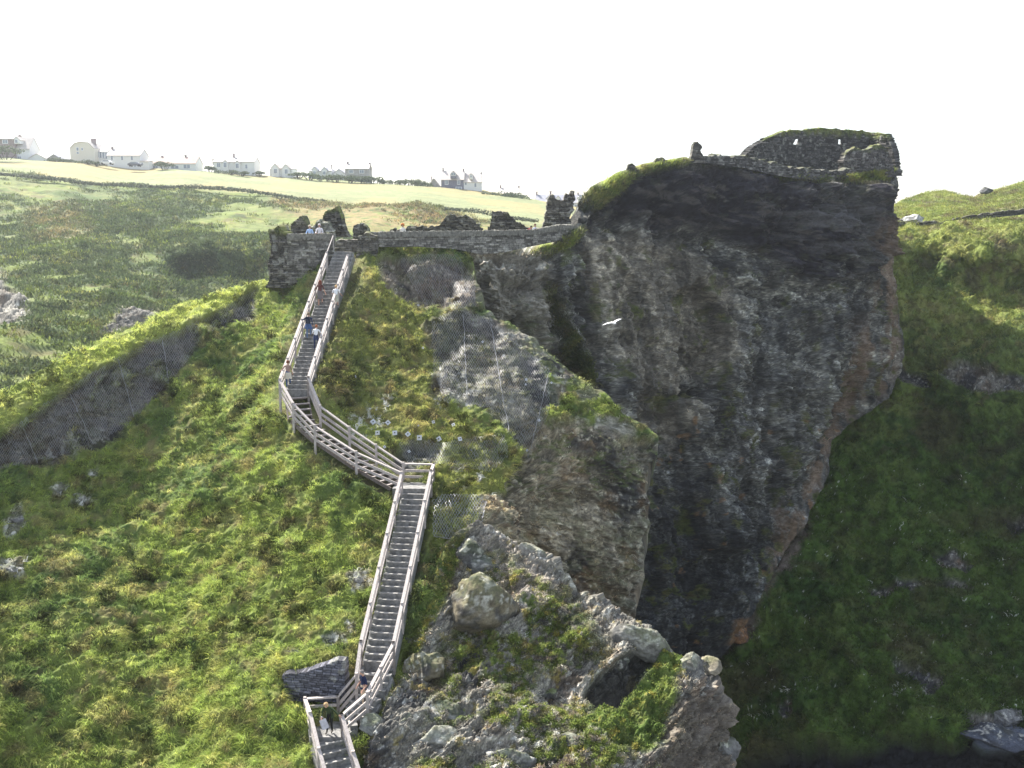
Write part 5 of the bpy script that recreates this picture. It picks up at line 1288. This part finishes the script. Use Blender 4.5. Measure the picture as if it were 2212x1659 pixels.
def house(name, px0, px1, ridge, eave, base, Y, label, cat='house', wall=None, roofm=None, depth=8.0, gables=(), windows=(), chimneys=(), front_gable=False, gambrel=False, bays=()):
    wall = wall or M_WHITEW; roofm = roofm or M_ROOFL
    a = pt(px0, base, Y); b = pt(px1, base, Y); W = b.x - a.x; z0 = -1.6; k = W / (px1 - px0)
    ze = (base - eave) * k; zr = (base - ridge) * k
    root = empty(name, ((a.x + b.x) / 2, a.y, a.z)); tag(root, label, cat, 'houses along the skyline')
    m = MB(); hw = W / 2
    if front_gable:
        pr = [(-hw, z0), (hw, z0), (hw, ze), (0, zr), (-hw, ze)]
        if gambrel: pr = [(-hw, z0), (hw, z0), (hw, ze), (hw * .55, zr * .97), (-hw * .15, zr), (-hw * .6, zr * .93), (-hw, ze)]
        n = len(pr); m.add([(x, 0, z) for x, z in pr] + [(x, depth, z) for x, z in pr], [list(range(n)), list(range(n, 2 * n))[::-1]] + [[i, n + i, n + (i + 1) % n, (i + 1) % n] for i in range(n)])
        m.build('wall', wall, root)
        m = MB(); q = pr[2:]
        for (x0, y0), (x1, y1) in zip(q[:-1], q[1:]):
            m.bar((x0, depth / 2, y0 + .08), (x1, depth / 2, y1 + .08), depth + .6, .14)
        rf = m.build('roof', roofm, root)
    else:
        m.box((0, depth / 2, (z0 + ze) / 2), (W, depth, ze - z0)); 
        m.add([(-hw, 0, ze), (-hw, depth, ze), (-hw, depth / 2, zr - .05), (hw, 0, ze), (hw, depth, ze), (hw, depth / 2, zr - .05)], [[0, 2, 1], [3, 4, 5]])
        m.build('wall', wall, root)
        m = MB(); s_ = Vector((0, depth / 2 + .35, 0))
        for y in (-.35, depth + .35):
            sl = (zr - ze) / (depth / 2); m.add([(-hw - .15, y, ze - .35 * sl), (hw + .15, y, ze - .35 * sl), (hw + .15, depth / 2, zr), (-hw - .15, depth / 2, zr), (-hw - .15, y, ze - .35 * sl + .14), (hw + .15, y, ze - .35 * sl + .14), (hw + .15, depth / 2, zr + .14), (-hw - .15, depth / 2, zr + .14)],
                [[0, 1, 2, 3], [4, 5, 6, 7], [0, 4, 5, 1], [0, 4, 7, 3], [1, 5, 6, 2]])
        rf = m.build('roof', roofm, root)
    cxp = (px0 + px1) / 2
    for (gx, gw, gtop, gbase) in gables:      # projecting gabled bay or dormer
        m = MB(); x = (gx - cxp) * k; w_ = gw * k / 2; zt = (base - gtop) * k; zb = (base - gbase) * k if gbase else z0
        pr = [(x - w_, zb), (x + w_, zb), (x + w_, zt - w_ * .9), (x, zt), (x - w_, zt - w_ * .9)]
        m.add([(p, -.9, z) for p, z in pr] + [(p, depth * .45, z) for p, z in pr], [[0, 1, 2, 3, 4], [9, 8, 7, 6, 5]] + [[i, 5 + i, 5 + (i + 1) % 5, (i + 1) % 5] for i in range(5)])
        g_ = m.build('bay', wall, root)
        m = MB(); m.bar((x - w_ - .2, depth * .2, zt - w_ * 1.1), (x, depth * .2, zt + .08), depth * .5 + 1.4, .13); m.bar((x + w_ + .2, depth * .2, zt - w_ * 1.1), (x, depth * .2, zt + .08), depth * .5 + 1.4, .13)
        m.build('bay_roof', roofm, g_)
    for wd in windows:
        wx, wy, ww, wh = wd[:4]; x = (wx - cxp) * k; z = (base - wy) * k; w_ = ww * k; h_ = wh * k; y = wd[4] if len(wd) > 4 else 0
        m = MB(); m.box((x, y - .04, z), (w_ + .24, .14, h_ + .24)); f_ = m.build('window', M_FRAME, root)
        m = MB(); m.box((x - w_ * .26, y - .12, z), (w_ * .46, .04, h_)); m.box((x + w_ * .26, y - .12, z), (w_ * .46, .04, h_)); m.build('pane', M_GLASS, f_)
    for (qx, qt, qb, qw) in chimneys:
        m = MB(); x = (qx - cxp) * k; m.box((x, depth / 2 if not front_gable else depth * .4, ((base - qt) + (base - qb)) * k / 2), (qw * k, .8, (qb - qt) * k)); m.box((x, depth / 2 if not front_gable else depth * .4, (base - qt) * k + .06), (qw * k + .25, 1.0, .2))
        m.build('chimney', M_BRICK, rf)
    return root
house('brown_house', -60, 33, 290, 301, 342, 332, 'brown slate-hung house cut by the left edge of the picture', wall=M_BRNW, roofm=M_ROOFL, windows=[(14, 307, 10, 7)])
house('tall_house', 33, 66, 297, 321, 350, 333, 'narrow white house with stepped bays right of the brown one', gables=[(42, 14, 297, 312)], windows=[(42, 307, 5, 6, -.95), (43, 326, 8, 8), (43, 342, 8, 7)], depth=7)
house('shed', 62, 100, 333, 343, 352, 331, 'low pale blue-white shed with a wide gable', wall=M_WHITEW, front_gable=True)
house('cottage', 101, 134, 334, 345, 352, 330, 'tiny dark-roofed gable behind the garden hedge', wall=M_STONEW, roofm=M_ROOFG, front_gable=True)
house('gabled_house', 153, 206, 308, 322, 357, 334, 'large cream house with a broad curved gable and a stout chimney', wall=M_CREAM, front_gable=True, gambrel=True, windows=[(170, 323, 4, 6), (180, 323, 2.5, 5), (170, 331, 4, 3)], chimneys=[(195, 300, 314, 10)], depth=10)
house('house_wing', 206, 234, 318, 328, 358, 337, 'glazed wing joining the curved-gable house to the long white house', wall=M_WHITEW, windows=[(213, 334, 4, 12), (219, 335, 4, 12), (225, 336, 4, 12), (231, 337, 3, 12)])
house('long_house', 233, 304, 322, 336, 360, 334, 'long white house with three upstairs windows and a porch wing', windows=[(243, 341, 4, 9), (265, 342, 4, 8), (286, 342, 4, 8), (283, 356, 4, 6), (292, 357, 4, 6)], chimneys=[(235, 317, 330, 3)])
house('annex', 304, 321, 347, 349, 360, 333, 'small flat white annex at the right end of the long house', windows=[(308, 354, 4, 4)], depth=4)
house('bungalow', 327, 423, 338, 353, 366, 338, 'long bungalow with a brown roof and wide glazed doors', roofm=M_ROOFP, windows=[(378, 361, 16, 6), (404, 360, 14, 7), (336, 361, 10, 6)], chimneys=[(343, 337, 352, 3), (394, 335, 352, 3)])
house('villa', 462, 550, 340, 350, 376, 340, 'big white house with twin gabled bays and a tall central chimney', gables=[(489, 12, 347, 0), (515, 12, 348, 0)], windows=[(473, 357, 7, 8), (489, 357, 6, 9, -.95), (515, 359, 6, 9, -.95), (533, 360, 4, 8)], chimneys=[(500, 332, 350, 3), (454, 344, 356, 2)])
house('twin_gable_house', 583, 632, 364, 366, 381, 342, 'small white house with two matching pointed gables', gables=[(596, 16, 355, 0), (619, 16, 356, 0)], windows=[(597, 370, 6, 9, -.95), (620, 371, 6, 9, -.95)])
house('dormer_house', 668, 716, 366, 370, 384, 344, 'white house with two grey hipped dormers', gables=[(681, 12, 361, 372), (702, 12, 362, 373)], roofm=M_ROOFG, windows=[(681, 374, 5, 6, -.95), (702, 374, 5, 6, -.95)], chimneys=[(713, 356, 366, 2)])
house('lean_house', 719, 746, 366, 376, 386, 346, 'white lean-to gable beside the stone house', front_gable=True, roofm=M_ROOFG)
house('stone_house', 746, 797, 354, 365, 392, 342, 'grey stone house with a chimney at each gable end', wall=M_STONEW, roofm=M_ROOFL, windows=[(759, 371, 8, 6), (782, 371, 9, 6)], chimneys=[(748, 350, 366, 3.5), (796, 352, 367, 3.5)])
house('barn_gable', 924, 950, 386, 403, 408, 346, 'lone grey gable with one chimney', wall=M_STONEW, front_gable=True, chimneys=[(931, 382, 390, 2)])
house('dark_house', 953, 1002, 369, 388, 410, 342, 'dark slate-fronted house with a big dormer and porch', wall=M_DKW, gables=[(980, 13, 371, 386)], windows=[(980, 377, 10, 5, -.95), (965, 394, 6, 9), (991, 394, 5, 9), (991, 407, 12, 5)], chimneys=[(956, 364, 380, 3), (1000, 365, 380, 3)])
house('white_house', 1002, 1040, 374, 393, 412, 342, 'white half-house adjoining the dark slate-fronted one', gables=[(1018, 6, 376, 388)], windows=[(1006, 397, 4, 5), (1027, 400, 4, 8), (1018, 382, 3, 4, -.95)], chimneys=[(1039, 373, 388, 2)])
house('faint_house', 1080, 1122, 406, 418, 430, 348, 'partly hidden pale house behind shrubs on the slope', roofm=M_ROOFL, chimneys=[(1081, 401, 414, 3), (1121, 402, 416, 3)])
house('terrace', 1158, 1300, 421, 438, 456, 338, 'long pale terrace with dormers behind the leaning tower', gables=[(1185, 9, 424, 436), (1205, 9, 424, 436), (1252, 10, 424, 438)], windows=[(1185, 431, 5, 5, -.95), (1252, 432, 5, 5, -.95), (1245, 447, 6, 8), (1256, 448, 6, 8), (1168, 446, 5, 7)], chimneys=[(1160, 415, 430, 3), (1190, 414, 428, 4), (1250, 417, 432, 3)], roofm=M_ROOFG)

def car(px, py, Y, c, label):
    p = pt(px, py, Y); root = empty('parked_car', p, 0); tag(root, label, 'car', 'cars parked by the cream house')
    pr = [(-2.0, .35), (2.05, .35), (2.1, .75), (1.3, .92), (.55, 1.4), (-.9, 1.42), (-1.7, 1.0), (-2.1, .9)]
    m = MB(); n = len(pr); m.add([(x, -.8, z) for x, z in pr] + [(x, .8, z) for x, z in pr], [list(range(n)), list(range(n, 2 * n))[::-1]] + [[i, n + i, n + (i + 1) % n, (i + 1) % n] for i in range(n)])
    m.build('body', mat_plain("car_paint", c, rough=0.35, var=0.03), root)
    m = MB(); m.add([(x, -.81, z) for x, z in [(-1.4, .98), (1.05, .98), (.5, 1.34), (-.85, 1.36)]], [[0, 1, 2, 3]]); m.build('window', M_GLASS, root)
    for wx in (-1.3, 1.3):
        for wy in (-.76, .76):
            m = MB(); V = [(wx + .33 * math.cos(t * math.pi / 8), wy + s_ * .1, .33 + .33 * math.sin(t * math.pi / 8)) for s_ in (-1, 1) for t in range(16)]
            m.add(V, [list(range(16)), list(range(16, 32))[::-1]] + [[i, (i + 1) % 16, 16 + (i + 1) % 16, 16 + i] for i in range(16)]); m.build('wheel', cloth((0.02, 0.02, 0.02)), root)
car(232, 356, 326, (0.75, 0.76, 0.78), 'white car parked below the curved-gable house')
car(292, 360, 326, (0.10, 0.11, 0.14), 'dark car parked in front of the long white house')

def leaf_cloud(P, n_, size, colr, up=0.3):
    """leaf-sized quads at points P with normals n_"""
    k = len(P); r = RNG.normal(size=(k, 3)); r /= np.linalg.norm(r, axis=1, keepdims=True)
    t = np.cross(n_ + 0.7 * r, RNG.normal(size=(k, 3))); t /= np.linalg.norm(t, axis=1, keepdims=True) + 1e-9
    b = np.cross(t, n_ + 0.7 * r); b /= np.linalg.norm(b, axis=1, keepdims=True) + 1e-9
    s_ = size * RNG.uniform(0.6, 1.4, (k, 1))
    V = np.stack([P - t * s_ * .5, P + b * s_ * .35 + t * s_ * .1, P + t * s_ * .6, P - b * s_ * .35 + t * s_ * .1], 1).reshape(-1, 3)
    C = np.repeat(colr * RNG.uniform(0.6, 1.4, (k, 1)), 4, 0)
    return V, np.arange(k * 4).reshape(k, 4), C
def shrub(px, py, Y, w_, h_, label, c=(0.10, 0.13, 0.065), n=520, d_=None):
    base = np.array(pt(px, py, Y)); d_ = d_ or w_ * .7
    k = 4 + int(w_ / h_ * 2); cen = np.stack([RNG.uniform(-.38, .38, k) * w_, RNG.uniform(-.25, .25, k) * d_, RNG.uniform(.25, .5, k) * h_], 1)
    rad = RNG.uniform(.32, .5, k)[:, None] * np.array([min(w_, h_ * 1.6), min(d_, h_ * 1.4), h_])
    i = RNG.integers(0, k, n); q = RNG.normal(size=(n, 3)); q /= np.linalg.norm(q, axis=1, keepdims=True); q[:, 2] = np.abs(q[:, 2]) * .9 - .1
    P = cen[i] + q * rad[i] * RNG.uniform(.75, 1.08, (n, 1)); P[:, 2] = np.maximum(P[:, 2], 0)
    V, Fs, C = leaf_cloud(P, q, 0.22 * h_ ** .5 * 1.2, np.asarray(c))
    root = empty('shrub', base); tag(root, label, 'shrub', 'shrubs and hedges on the skyline')
    new_mesh('foliage', V, Fs, [M_LEAF], root, C, False)
    m = MB()
    for j in range(k):
        e = Vector(cen[j].tolist()); m.bar((e.x * .4, e.y * .4, -.3), e, .14, .14)
    m.build('stem', cloth((0.06, 0.045, 0.03)), root)
for a in [(356, 366, 330, 4.6, 3.2, 'round dark bush in front of the bungalow'), (120, 352, 327, 5.0, 2.2, 'hedge left of the curved-gable house'), (148, 354, 327, 4.6, 1.8, 'low hedge under the cream gable'), (186, 356, 326, 6.4, 1.8, 'long low hedge in front of the cream gable'),
          (210, 357, 326, 4.0, 1.4, 'end of the hedge by the white car'), (12, 343, 315, 8.5, 5.0, 'large dim bush over the bottom of the brown house'), (455, 373, 335, 3.0, 2.6, 'small bush left of the twin-bay house'), (490, 378, 333, 9.0, 2.0, 'hedge below the twin-bay house'), (520, 379, 333, 5.5, 1.6, 'right end of the hedge below the twin-bay house'),
          (560, 379, 338, 3.0, 1.6, 'tiny bush between the two white gabled houses'), (645, 384, 338, 6.5, 2.2, 'shrubs right of the pointed twin gables'), (668, 387, 336, 5.5, 2.4, 'shrubs left under the dormer house'), (700, 392, 335, 7.0, 2.6, 'bank of shrubs under the dormer house'), (728, 394, 334, 6.5, 3.2, 'thick shrubs left of the stone house'),
          (757, 396, 333, 6.0, 3.4, 'dark shrubs hiding the foot of the stone house'), (785, 399, 333, 4.0, 3.6, 'dark evergreen at the right foot of the stone house'), (808, 398, 335, 5.5, 3.2, 'shrub just right of the stone house'), (835, 400, 336, 5.0, 2.2, 'low shrub between the stone house and the long thicket'),
          (862, 403, 337, 7.0, 2.6, 'left end of the long thicket'), (890, 406, 338, 7.5, 3.6, 'highest part of the long thicket left of the lone gable'), (915, 408, 338, 6.0, 2.8, 'right end of the long thicket by the lone gable'),
          (1060, 428, 332, 5.0, 2.4, 'grey bush below the white half-house'), (1090, 432, 330, 6.0, 3.2, 'bush in front of the partly hidden pale house'), (1112, 437, 328, 7.0, 3.4, 'larger bush right of it on the slope'), (1135, 443, 326, 5.0, 2.2, 'last bush before the bare slope')]:
    shrub(*a)

def hedgerow(line, Ys, hgt, label, n):
    P = []; Nn = []
    L = resample(line, 400); Yv = np.interp(L[:, 0], [q[0] for q in Ys], [q[1] for q in Ys]); B = PW(L[:, 0], L[:, 1], Yv)
    k = RNG.integers(0, 400, n); hh = hgt * (0.55 + 0.6 * (fbm(B[k] * .12, 3, 5) + .4).clip(0, 1.2)); q = RNG.normal(size=(n, 3)); q /= np.linalg.norm(q, axis=1, keepdims=True); q[:, 2] = np.abs(q[:, 2])
    P = B[k] + q * np.array([1.2, 1.0, 1.0]) * hh[:, None] * RNG.uniform(.6, 1, (n, 1))
    V, Fs, C = leaf_cloud(P, q, .5, np.array([0.12, 0.14, 0.08])); o = new_mesh('hedgerow', V, Fs, [M_LEAF], None, C, False); tag(o, label, 'hedge')
hedgerow([(-60,370)] + F_HEDGE, [(-400,255),(0,268),(150,272),(400,277),(550,277),(700,272)], 1.25, 'dark ragged hedgerow along the lower edge of the long field', 5200)
hedgerow([(880,446),(960,452),(1040,461),(1100,473),(1160,480)], [(880,266),(1160,246)], 1.0, 'short broken hedgerow above the dry straw slope right of centre', 1500)
# ================================================================== long grass, cushions, gorse
def tufts(name, sheet, n, wfun, L=(0.15, 0.35), width=0.03, blades=5, spread=0.12, cmul=1.25, lean=0.8, seed=1, mat=None, leafy=False):
    S = SHEETS[sheet]; P = S.P; rg = np.random.default_rng(seed)
    du = P[1:, :-1] - P[:-1, :-1]; dv = P[:-1, 1:] - P[:-1, :-1]
    area = np.linalg.norm(np.cross(du, dv), axis=-1)
    w_ = area * np.clip(wfun(S)[:-1, :-1], 0, None); w_ = w_.ravel(); cdf = np.cumsum(w_); cdf /= cdf[-1]
    k = np.searchsorted(cdf, rg.random(n)); k = np.minimum(k, len(w_) - 1)
    j, i = np.divmod(k, P.shape[1] - 1); a = rg.random((n, 1)); b = rg.random((n, 1))
    p = P[j, i] + a * dv[j, i] + b * du[j, i]; nn = S.n[j, i]; c = S.C[j, i]
    tone = rg.uniform(0.65, 1.45, (n, 1)); yel = rg.random((n, 1)) < 0.16
    c = c * tone * cmul; c = np.where(yel, c * np.array([1.45, 1.3, 1.2]), c)
    m = n * blades; p = np.repeat(p, blades, 0); nn = np.repeat(nn, blades, 0); c = np.repeat(c, blades, 0) * rg.uniform(0.8, 1.2, (m, 1))
    p = p + rg.normal(size=(m, 3)) * spread * np.array([1, 1, .3])
    down = nn * 1.0; down[:, 2] = 0; down /= np.linalg.norm(down, axis=1, keepdims=True) + 1e-6
    d = np.array([0, 0, 1.0]) + 0.5 * nn + rg.normal(size=(m, 3)) * 0.45; d /= np.linalg.norm(d, axis=1, keepdims=True)
    Ln = rg.uniform(L[0], L[1], (m, 1)); tip = d * Ln + (down * lean + rg.normal(size=(m, 3)) * .25) * Ln * .7 - np.array([0, 0, 1]) * Ln * .35 * lean
    mid = d * Ln * .55 + down * Ln * .15
    side = np.cross(d, rg.normal(size=(m, 3))); side /= np.linalg.norm(side, axis=1, keepdims=True) + 1e-9; side *= width * .5
    p = p - nn * .02
    V = np.stack([p - side, p + side, p + mid + side * .8, p + mid - side * .8, p + tip], 1).reshape(-1, 3)
    o = np.arange(m)[:, None] * 5
    T = np.concatenate([o + np.array([[0, 1, 2]]), o + np.array([[0, 2, 3]]), o + np.array([[3, 2, 4]])], 0)
    ob = new_mesh(name, V, T, [mat or M_BLADE], None, np.repeat(np.minimum(c, .9), 5, 0), False)
    tag(ob, kind='stuff'); return ob
def wA(S):
    g = (1 - S.info['rock']) * (1 - .8 * S.info['stair'])
    vis = (S.px > -60) & (S.px < 1440) & (S.py < 1730)
    # nearer ground needs more blades per square metre
    Y = S.P[..., 1]; return (g + .10) * vis * (60 / Y) ** 2 * (0.35 + sstep(-0.3, 0.3, fbm(S.P * .7, 3, 71)))
o = tufts("grass", "hillside", 38000, wA, (0.18, 0.42), .022, 5, .08, 2.3, 1.4, 1); tag(o, 'long rough grass draping the near hillside', 'grass')
def wH(S):
    F1, F2, ID = cells(S.P * 1.3 + fbm(S.P * .9, 2, 3)[..., None], 801)
    vis = (S.px > -60) & (S.px < 1430) & (S.py < 1720)
    return (1 - S.info['rock']) * (1 - S.info['stair']) * vis * sstep(.72, .8, ID) * sstep(.55, .35, F1) * sstep(-.05, .25, fbm(S.P * .3, 3, 803) + .1) * (60 / S.P[..., 1]) ** 2
o = tufts("heather", "hillside", 6000, wH, (0.14, 0.30), .05, 7, .13, .5, .1, 6, M_LEAF); tag(o, 'dark heathery tussocks dotted over the near hillside', 'heather')
def wB(S):
    vis = (S.py < 1720); return (S.info['veg'] * (1 - 0.8 * S.info['moss']) * sstep(-.2, .3, fbm(S.P * 1.2, 3, 73) + .2) + .05) * vis * (1 - S.info['cave'])
o = tufts("cushion_plants", "crag", 30000, wB, (0.04, 0.13), .04, 6, .08, 1.5, .4, 2); tag(o, 'low green cushion plants and grass on the crag', 'plants')
def wE(S):
    vis = (S.px > 1500) & (S.px < 2260) & (S.py < 1700); return (1 - S.info['dark']) * (1 - S.info['rk'] * .9) * vis * (90 / S.P[..., 1]) ** 1.5
o = tufts("grass", "ravine_slope", 30000, wE, (0.18, 0.5), .07, 4, .25, 1.1, .7, 3); tag(o, 'shaded grass of the slope across the ravine', 'grass')
def wF(S):
    vis = (S.px > -60) & (S.px < 1320); return S.info['gorse'] * vis * (150 / S.P[..., 1]) ** 1.6
o = tufts("gorse", "valley_side", 30000, wF, (0.25, 0.7), .22, 5, .45, 1.2, .2, 4, M_LEAF); tag(o, 'dark gorse and bracken scrub on the valley side', 'scrub')
def wD(S):
    return np.clip(S.info['bank'] + S.info['ledge'] + S.info['gul'] * .8, 0, 1) + .004
o = tufts("grass", "cliff", 9000, wD, (0.2, 0.5), .06, 5, .2, 1.1, .6, 5); tag(o, 'grass clinging to the ledges and rim of the big cliff', 'grass')

# ------------------------------------------------------------------ rockfall netting and anchor plates
from mathutils import kdtree
M_WIRE = mat_plain("galvanised_wire", (0.30, 0.30, 0.31), rough=0.5, metal=0.3, var=0.1)
def lattice(sheet, poly, sx, sy, off_):
    S = SHEETS[sheet]; qx, qy = proj(S.P); x0, x1 = min(p[0] for p in poly), max(p[0] for p in poly); y0, y1 = min(p[1] for p in poly), max(p[1] for p in poly)
    P = S.P.copy()
    for _ in range(6):      # the net bridges small hollows
        P[1:-1, 1:-1] = (P[:-2, 1:-1] + P[2:, 1:-1] + P[1:-1, :-2] + P[1:-1, 2:]) / 4
    n_ = grid_normals(P); n_ *= np.sign(-(n_ * P).sum(-1, keepdims=True)); P = P + n_ * off_
    qx, qy = proj(P)
    sel = np.where((qx > x0 - 15) & (qx < x1 + 15) & (qy > y0 - 15) & (qy < y1 + 15)); sel = (sel[0][::2], sel[1][::2])
    kd = kdtree.KDTree(len(sel[0])); A = qx[sel]; B = qy[sel]
    for t in range(len(A)): kd.insert((A[t], B[t], 0), t)
    kd.balance(); W = P[sel]; NN = n_[sel]
    def f(x, y):
        r = kd.find_n((x, y, 0), 3); ws = [1 / (q[2] + .3) for q in r]; s_ = sum(ws)
        v = sum((Vector(W[q[1]].tolist()) * w_ for q, w_ in zip(r, ws)), Vector((0, 0, 0))) / s_
        return v, Vector(NN[r[0][1]].tolist())
    return f, (x0, x1, y0, y1)
def net(sheet, poly, label, sx=5.2, sy=4.2, off_=.14, wd=.013, cables=()):
    f, (x0, x1, y0, y1) = lattice(sheet, poly, sx, sy, off_)
    xs = np.arange(x0, x1 + sx, sx); ys = np.arange(y0, y1 + sy, sy)
    X, Yg = np.meshgrid(xs, ys); X = X + (np.arange(len(ys)) % 2)[:, None] * sx / 2; ins = polydist(X, Yg, poly) > 0
    pts = {}
    for j in range(len(ys)):
        for i in range(len(xs)):
            if ins[j, i]: pts[(j, i)] = f(X[j, i], Yg[j, i])
    V = []; Fs = []
    def rib(a, b, na, w_):
        d = (b - a)
        if d.length > 1.2: return
        s_ = d.cross(na); 
        if s_.length < 1e-6: return
        s_ = s_.normalized() * w_ * .5; k = len(V); V.extend([a - s_, a + s_, b + s_, b - s_]); Fs.append([k, k + 1, k + 2, k + 3])
    for (j, i), (a, na) in pts.items():
        for di in ((0, -1) if j % 2 == 0 else (0, 1)):
            q = (j + 1, i + di)
            if q in pts: rib(a, pts[q][0], na, wd)
    m = MB(); m.add(V, Fs); o = m.build('rockfall_net', M_WIRE); tag(o, label, 'netting', 'wire rockfall nets')
    for (ax, ay, bx, by) in cables:
        m = MB(); prev = None
        for t in np.linspace(0, 1, 24):
            v, nv_ = f(ax + (bx - ax) * t, ay + (by - ay) * t); v = v + nv_ * .04
            if prev is not None: m.bar(prev, v, .03, .03)
            prev = v
        m.build('cable', M_WIRE, o)
net('hillside', [(-15, 960)] + P_NETL[1:-1] + [(-15, 1025)], 'long wire net over the dark rock band along the left ridge', cables=[(50, 925, 80, 1000), (150, 850, 200, 958), (255, 775, 290, 905), (350, 735, 365, 830)])
net('hillside', P_NETL2, 'small wire net on the rock just left of the gatehouse stub')
net('hillside', [(930, 690), (985, 665), (1050, 682), (1115, 735), (1190, 800), (1190, 870), (1175, 935), (1140, 1000), (1100, 945), (1070, 885), (960, 868), (935, 800)], 'large wire net draped over the bare central face', cables=[(1060, 700, 1100, 940), (1000, 680, 1010, 860), (1185, 810, 1140, 990)])
net('hillside', [(860, 560), (900, 545), (990, 548), (1025, 600), (1030, 665), (985, 668), (920, 660), (880, 600)], 'wire net over the domed rock under the parapet wall')
net('hillside', [(935, 1075), (965, 1062), (1045, 1068), (1052, 1085), (1036, 1150), (1000, 1170), (935, 1158)], 'bright loose net end hanging beside the crag top', 6.0, 5.0, .2, .02, cables=[(1050, 1085, 1036, 1150), (935, 1158, 1000, 1170)])
net('hillside', [(860, 955), (900, 945), (955, 955), (1090, 930), (1100, 985), (1060, 1020), (955, 1005), (880, 1005)], 'thin wire net half grown over by turf above the corner landing')

M_PLATE = mat_plain("galvanised_plate", (0.58, 0.59, 0.62), rough=0.5, var=0.08)
M_BOLT = mat_plain("dark_bolt", (0.04, 0.04, 0.045), rough=0.5)
PL = [(806, 911, 46, 'high diamond-set plate at the left end of the upper pair'), (838, 915, 44, 'plate right of the high diamond-set one, slightly bent'), (817, 937, 44, 'leftmost plate of the long lower row'), (855, 938, 46, 'second plate of the long lower row, set diamond-wise'),
      (882, 941, 44, 'third plate of the long lower row, nearly square on'), (910, 946, 52, 'fourth and largest plate of the lower row, tilted'), (951, 949, 46, 'fifth plate of the lower row, above the landing fence'), (990, 951, 40, 'rightmost plate of the lower row, half sunk in turf'),
      (982, 920, 34, 'small plate above the right end of the lower row'), (936, 914, 30, 'dim small plate in the turf above the fifth of the row'), (903, 922, 14, 'tiny white disc in the turf between the rows'), (829, 967, 24, 'small low plate beside the rear fence'), (883, 977, 26, 'small plate on the dark earth behind the landing'),
      (1164, 910, 26, 'plate at the lower right edge of the large central net'), (1137, 969, 22, 'lowest plate beneath the large central net'), (1040, 1096, 30, 'round-looking plate on the edge of the loose net end'),
      (767, 813, 26, 'lone small plate on the open turf right of the stairs'), (903, 662, 20, 'small plate at the foot of the domed rock'), (943, 692, 20, 'small plate on the turf brow left of the central net'), (914, 754, 22, 'small plate beside the dark patch in the upper turf'),
      (1042, 740, 22, 'small plate high on the large central net'), (1089, 770, 22, 'plate near the crest on the large central net'), (1136, 822, 24, 'plate on the pale rock at the right of the central net'), (1135, 832, 18, 'second plate just under the one on the pale rock'), (1190, 828, 20, 'plate on the ridge edge beyond the central net')]
for px, py, s_, lb in PL:
    p, n_ = surf_pt('hillside', px, py); s_ = s_ / 46 * .27
    root_m = MB(); root_m.box((0, 0, 0), (s_, s_, .025), None); o = root_m.build('anchor_plate', M_PLATE)
    q = n_.lerp(Vector((0, -1, .35)).normalized(), .6).normalized()
    o.location = p + q * .22; o.rotation_mode = 'QUATERNION'; o.rotation_quaternion = q.to_track_quat('Z', 'Y') @ Matrix.Rotation(random.choice([.75, .1, .6, .3]), 3, 'Z').to_quaternion()
    tag(o, lb, 'anchor plate', 'square anchor plates of the rock netting')
    m = MB(); m.box((0, 0, .03), (s_ * .26, s_ * .26, .05)); m.build('bolt', M_BOLT, o)
    m = MB(); m.box((0, 0, -.22), (.03, .03, .42)); m.build('rod', M_BOLT, o)
# leaning marker post on the ridge
p = pt(217, 768, 66); m = MB(); m.bar((0, 0, -.4), (.16, 0, .85), .05, .05); o = m.build('marker_post', M_WOOD if False else cloth((0.05, 0.045, 0.04))); o.location = p; tag(o, 'thin dark post leaning on the grassy left ridge', 'post')

# ------------------------------------------------------------------ the air
m = MB(); m.box((0, 0, 0), (1100, 760, 125)); hz = m.build('haze', [])
hz.location = (0, 340, -66 + 62.5 - 8); tag(hz, kind='stuff')
mt, nt, out = mat_new("sea_haze"); pv = nt.nodes.new('ShaderNodeVolumePrincipled')
pv.inputs['Color'].default_value = (0.93, 0.96, 1.0, 1); pv.inputs['Density'].default_value = HAZE_D; pv.inputs['Anisotropy'].default_value = 0.72
nt.links.new(pv.outputs[0], out.inputs['Volume']); hz.data.materials.append(mt)
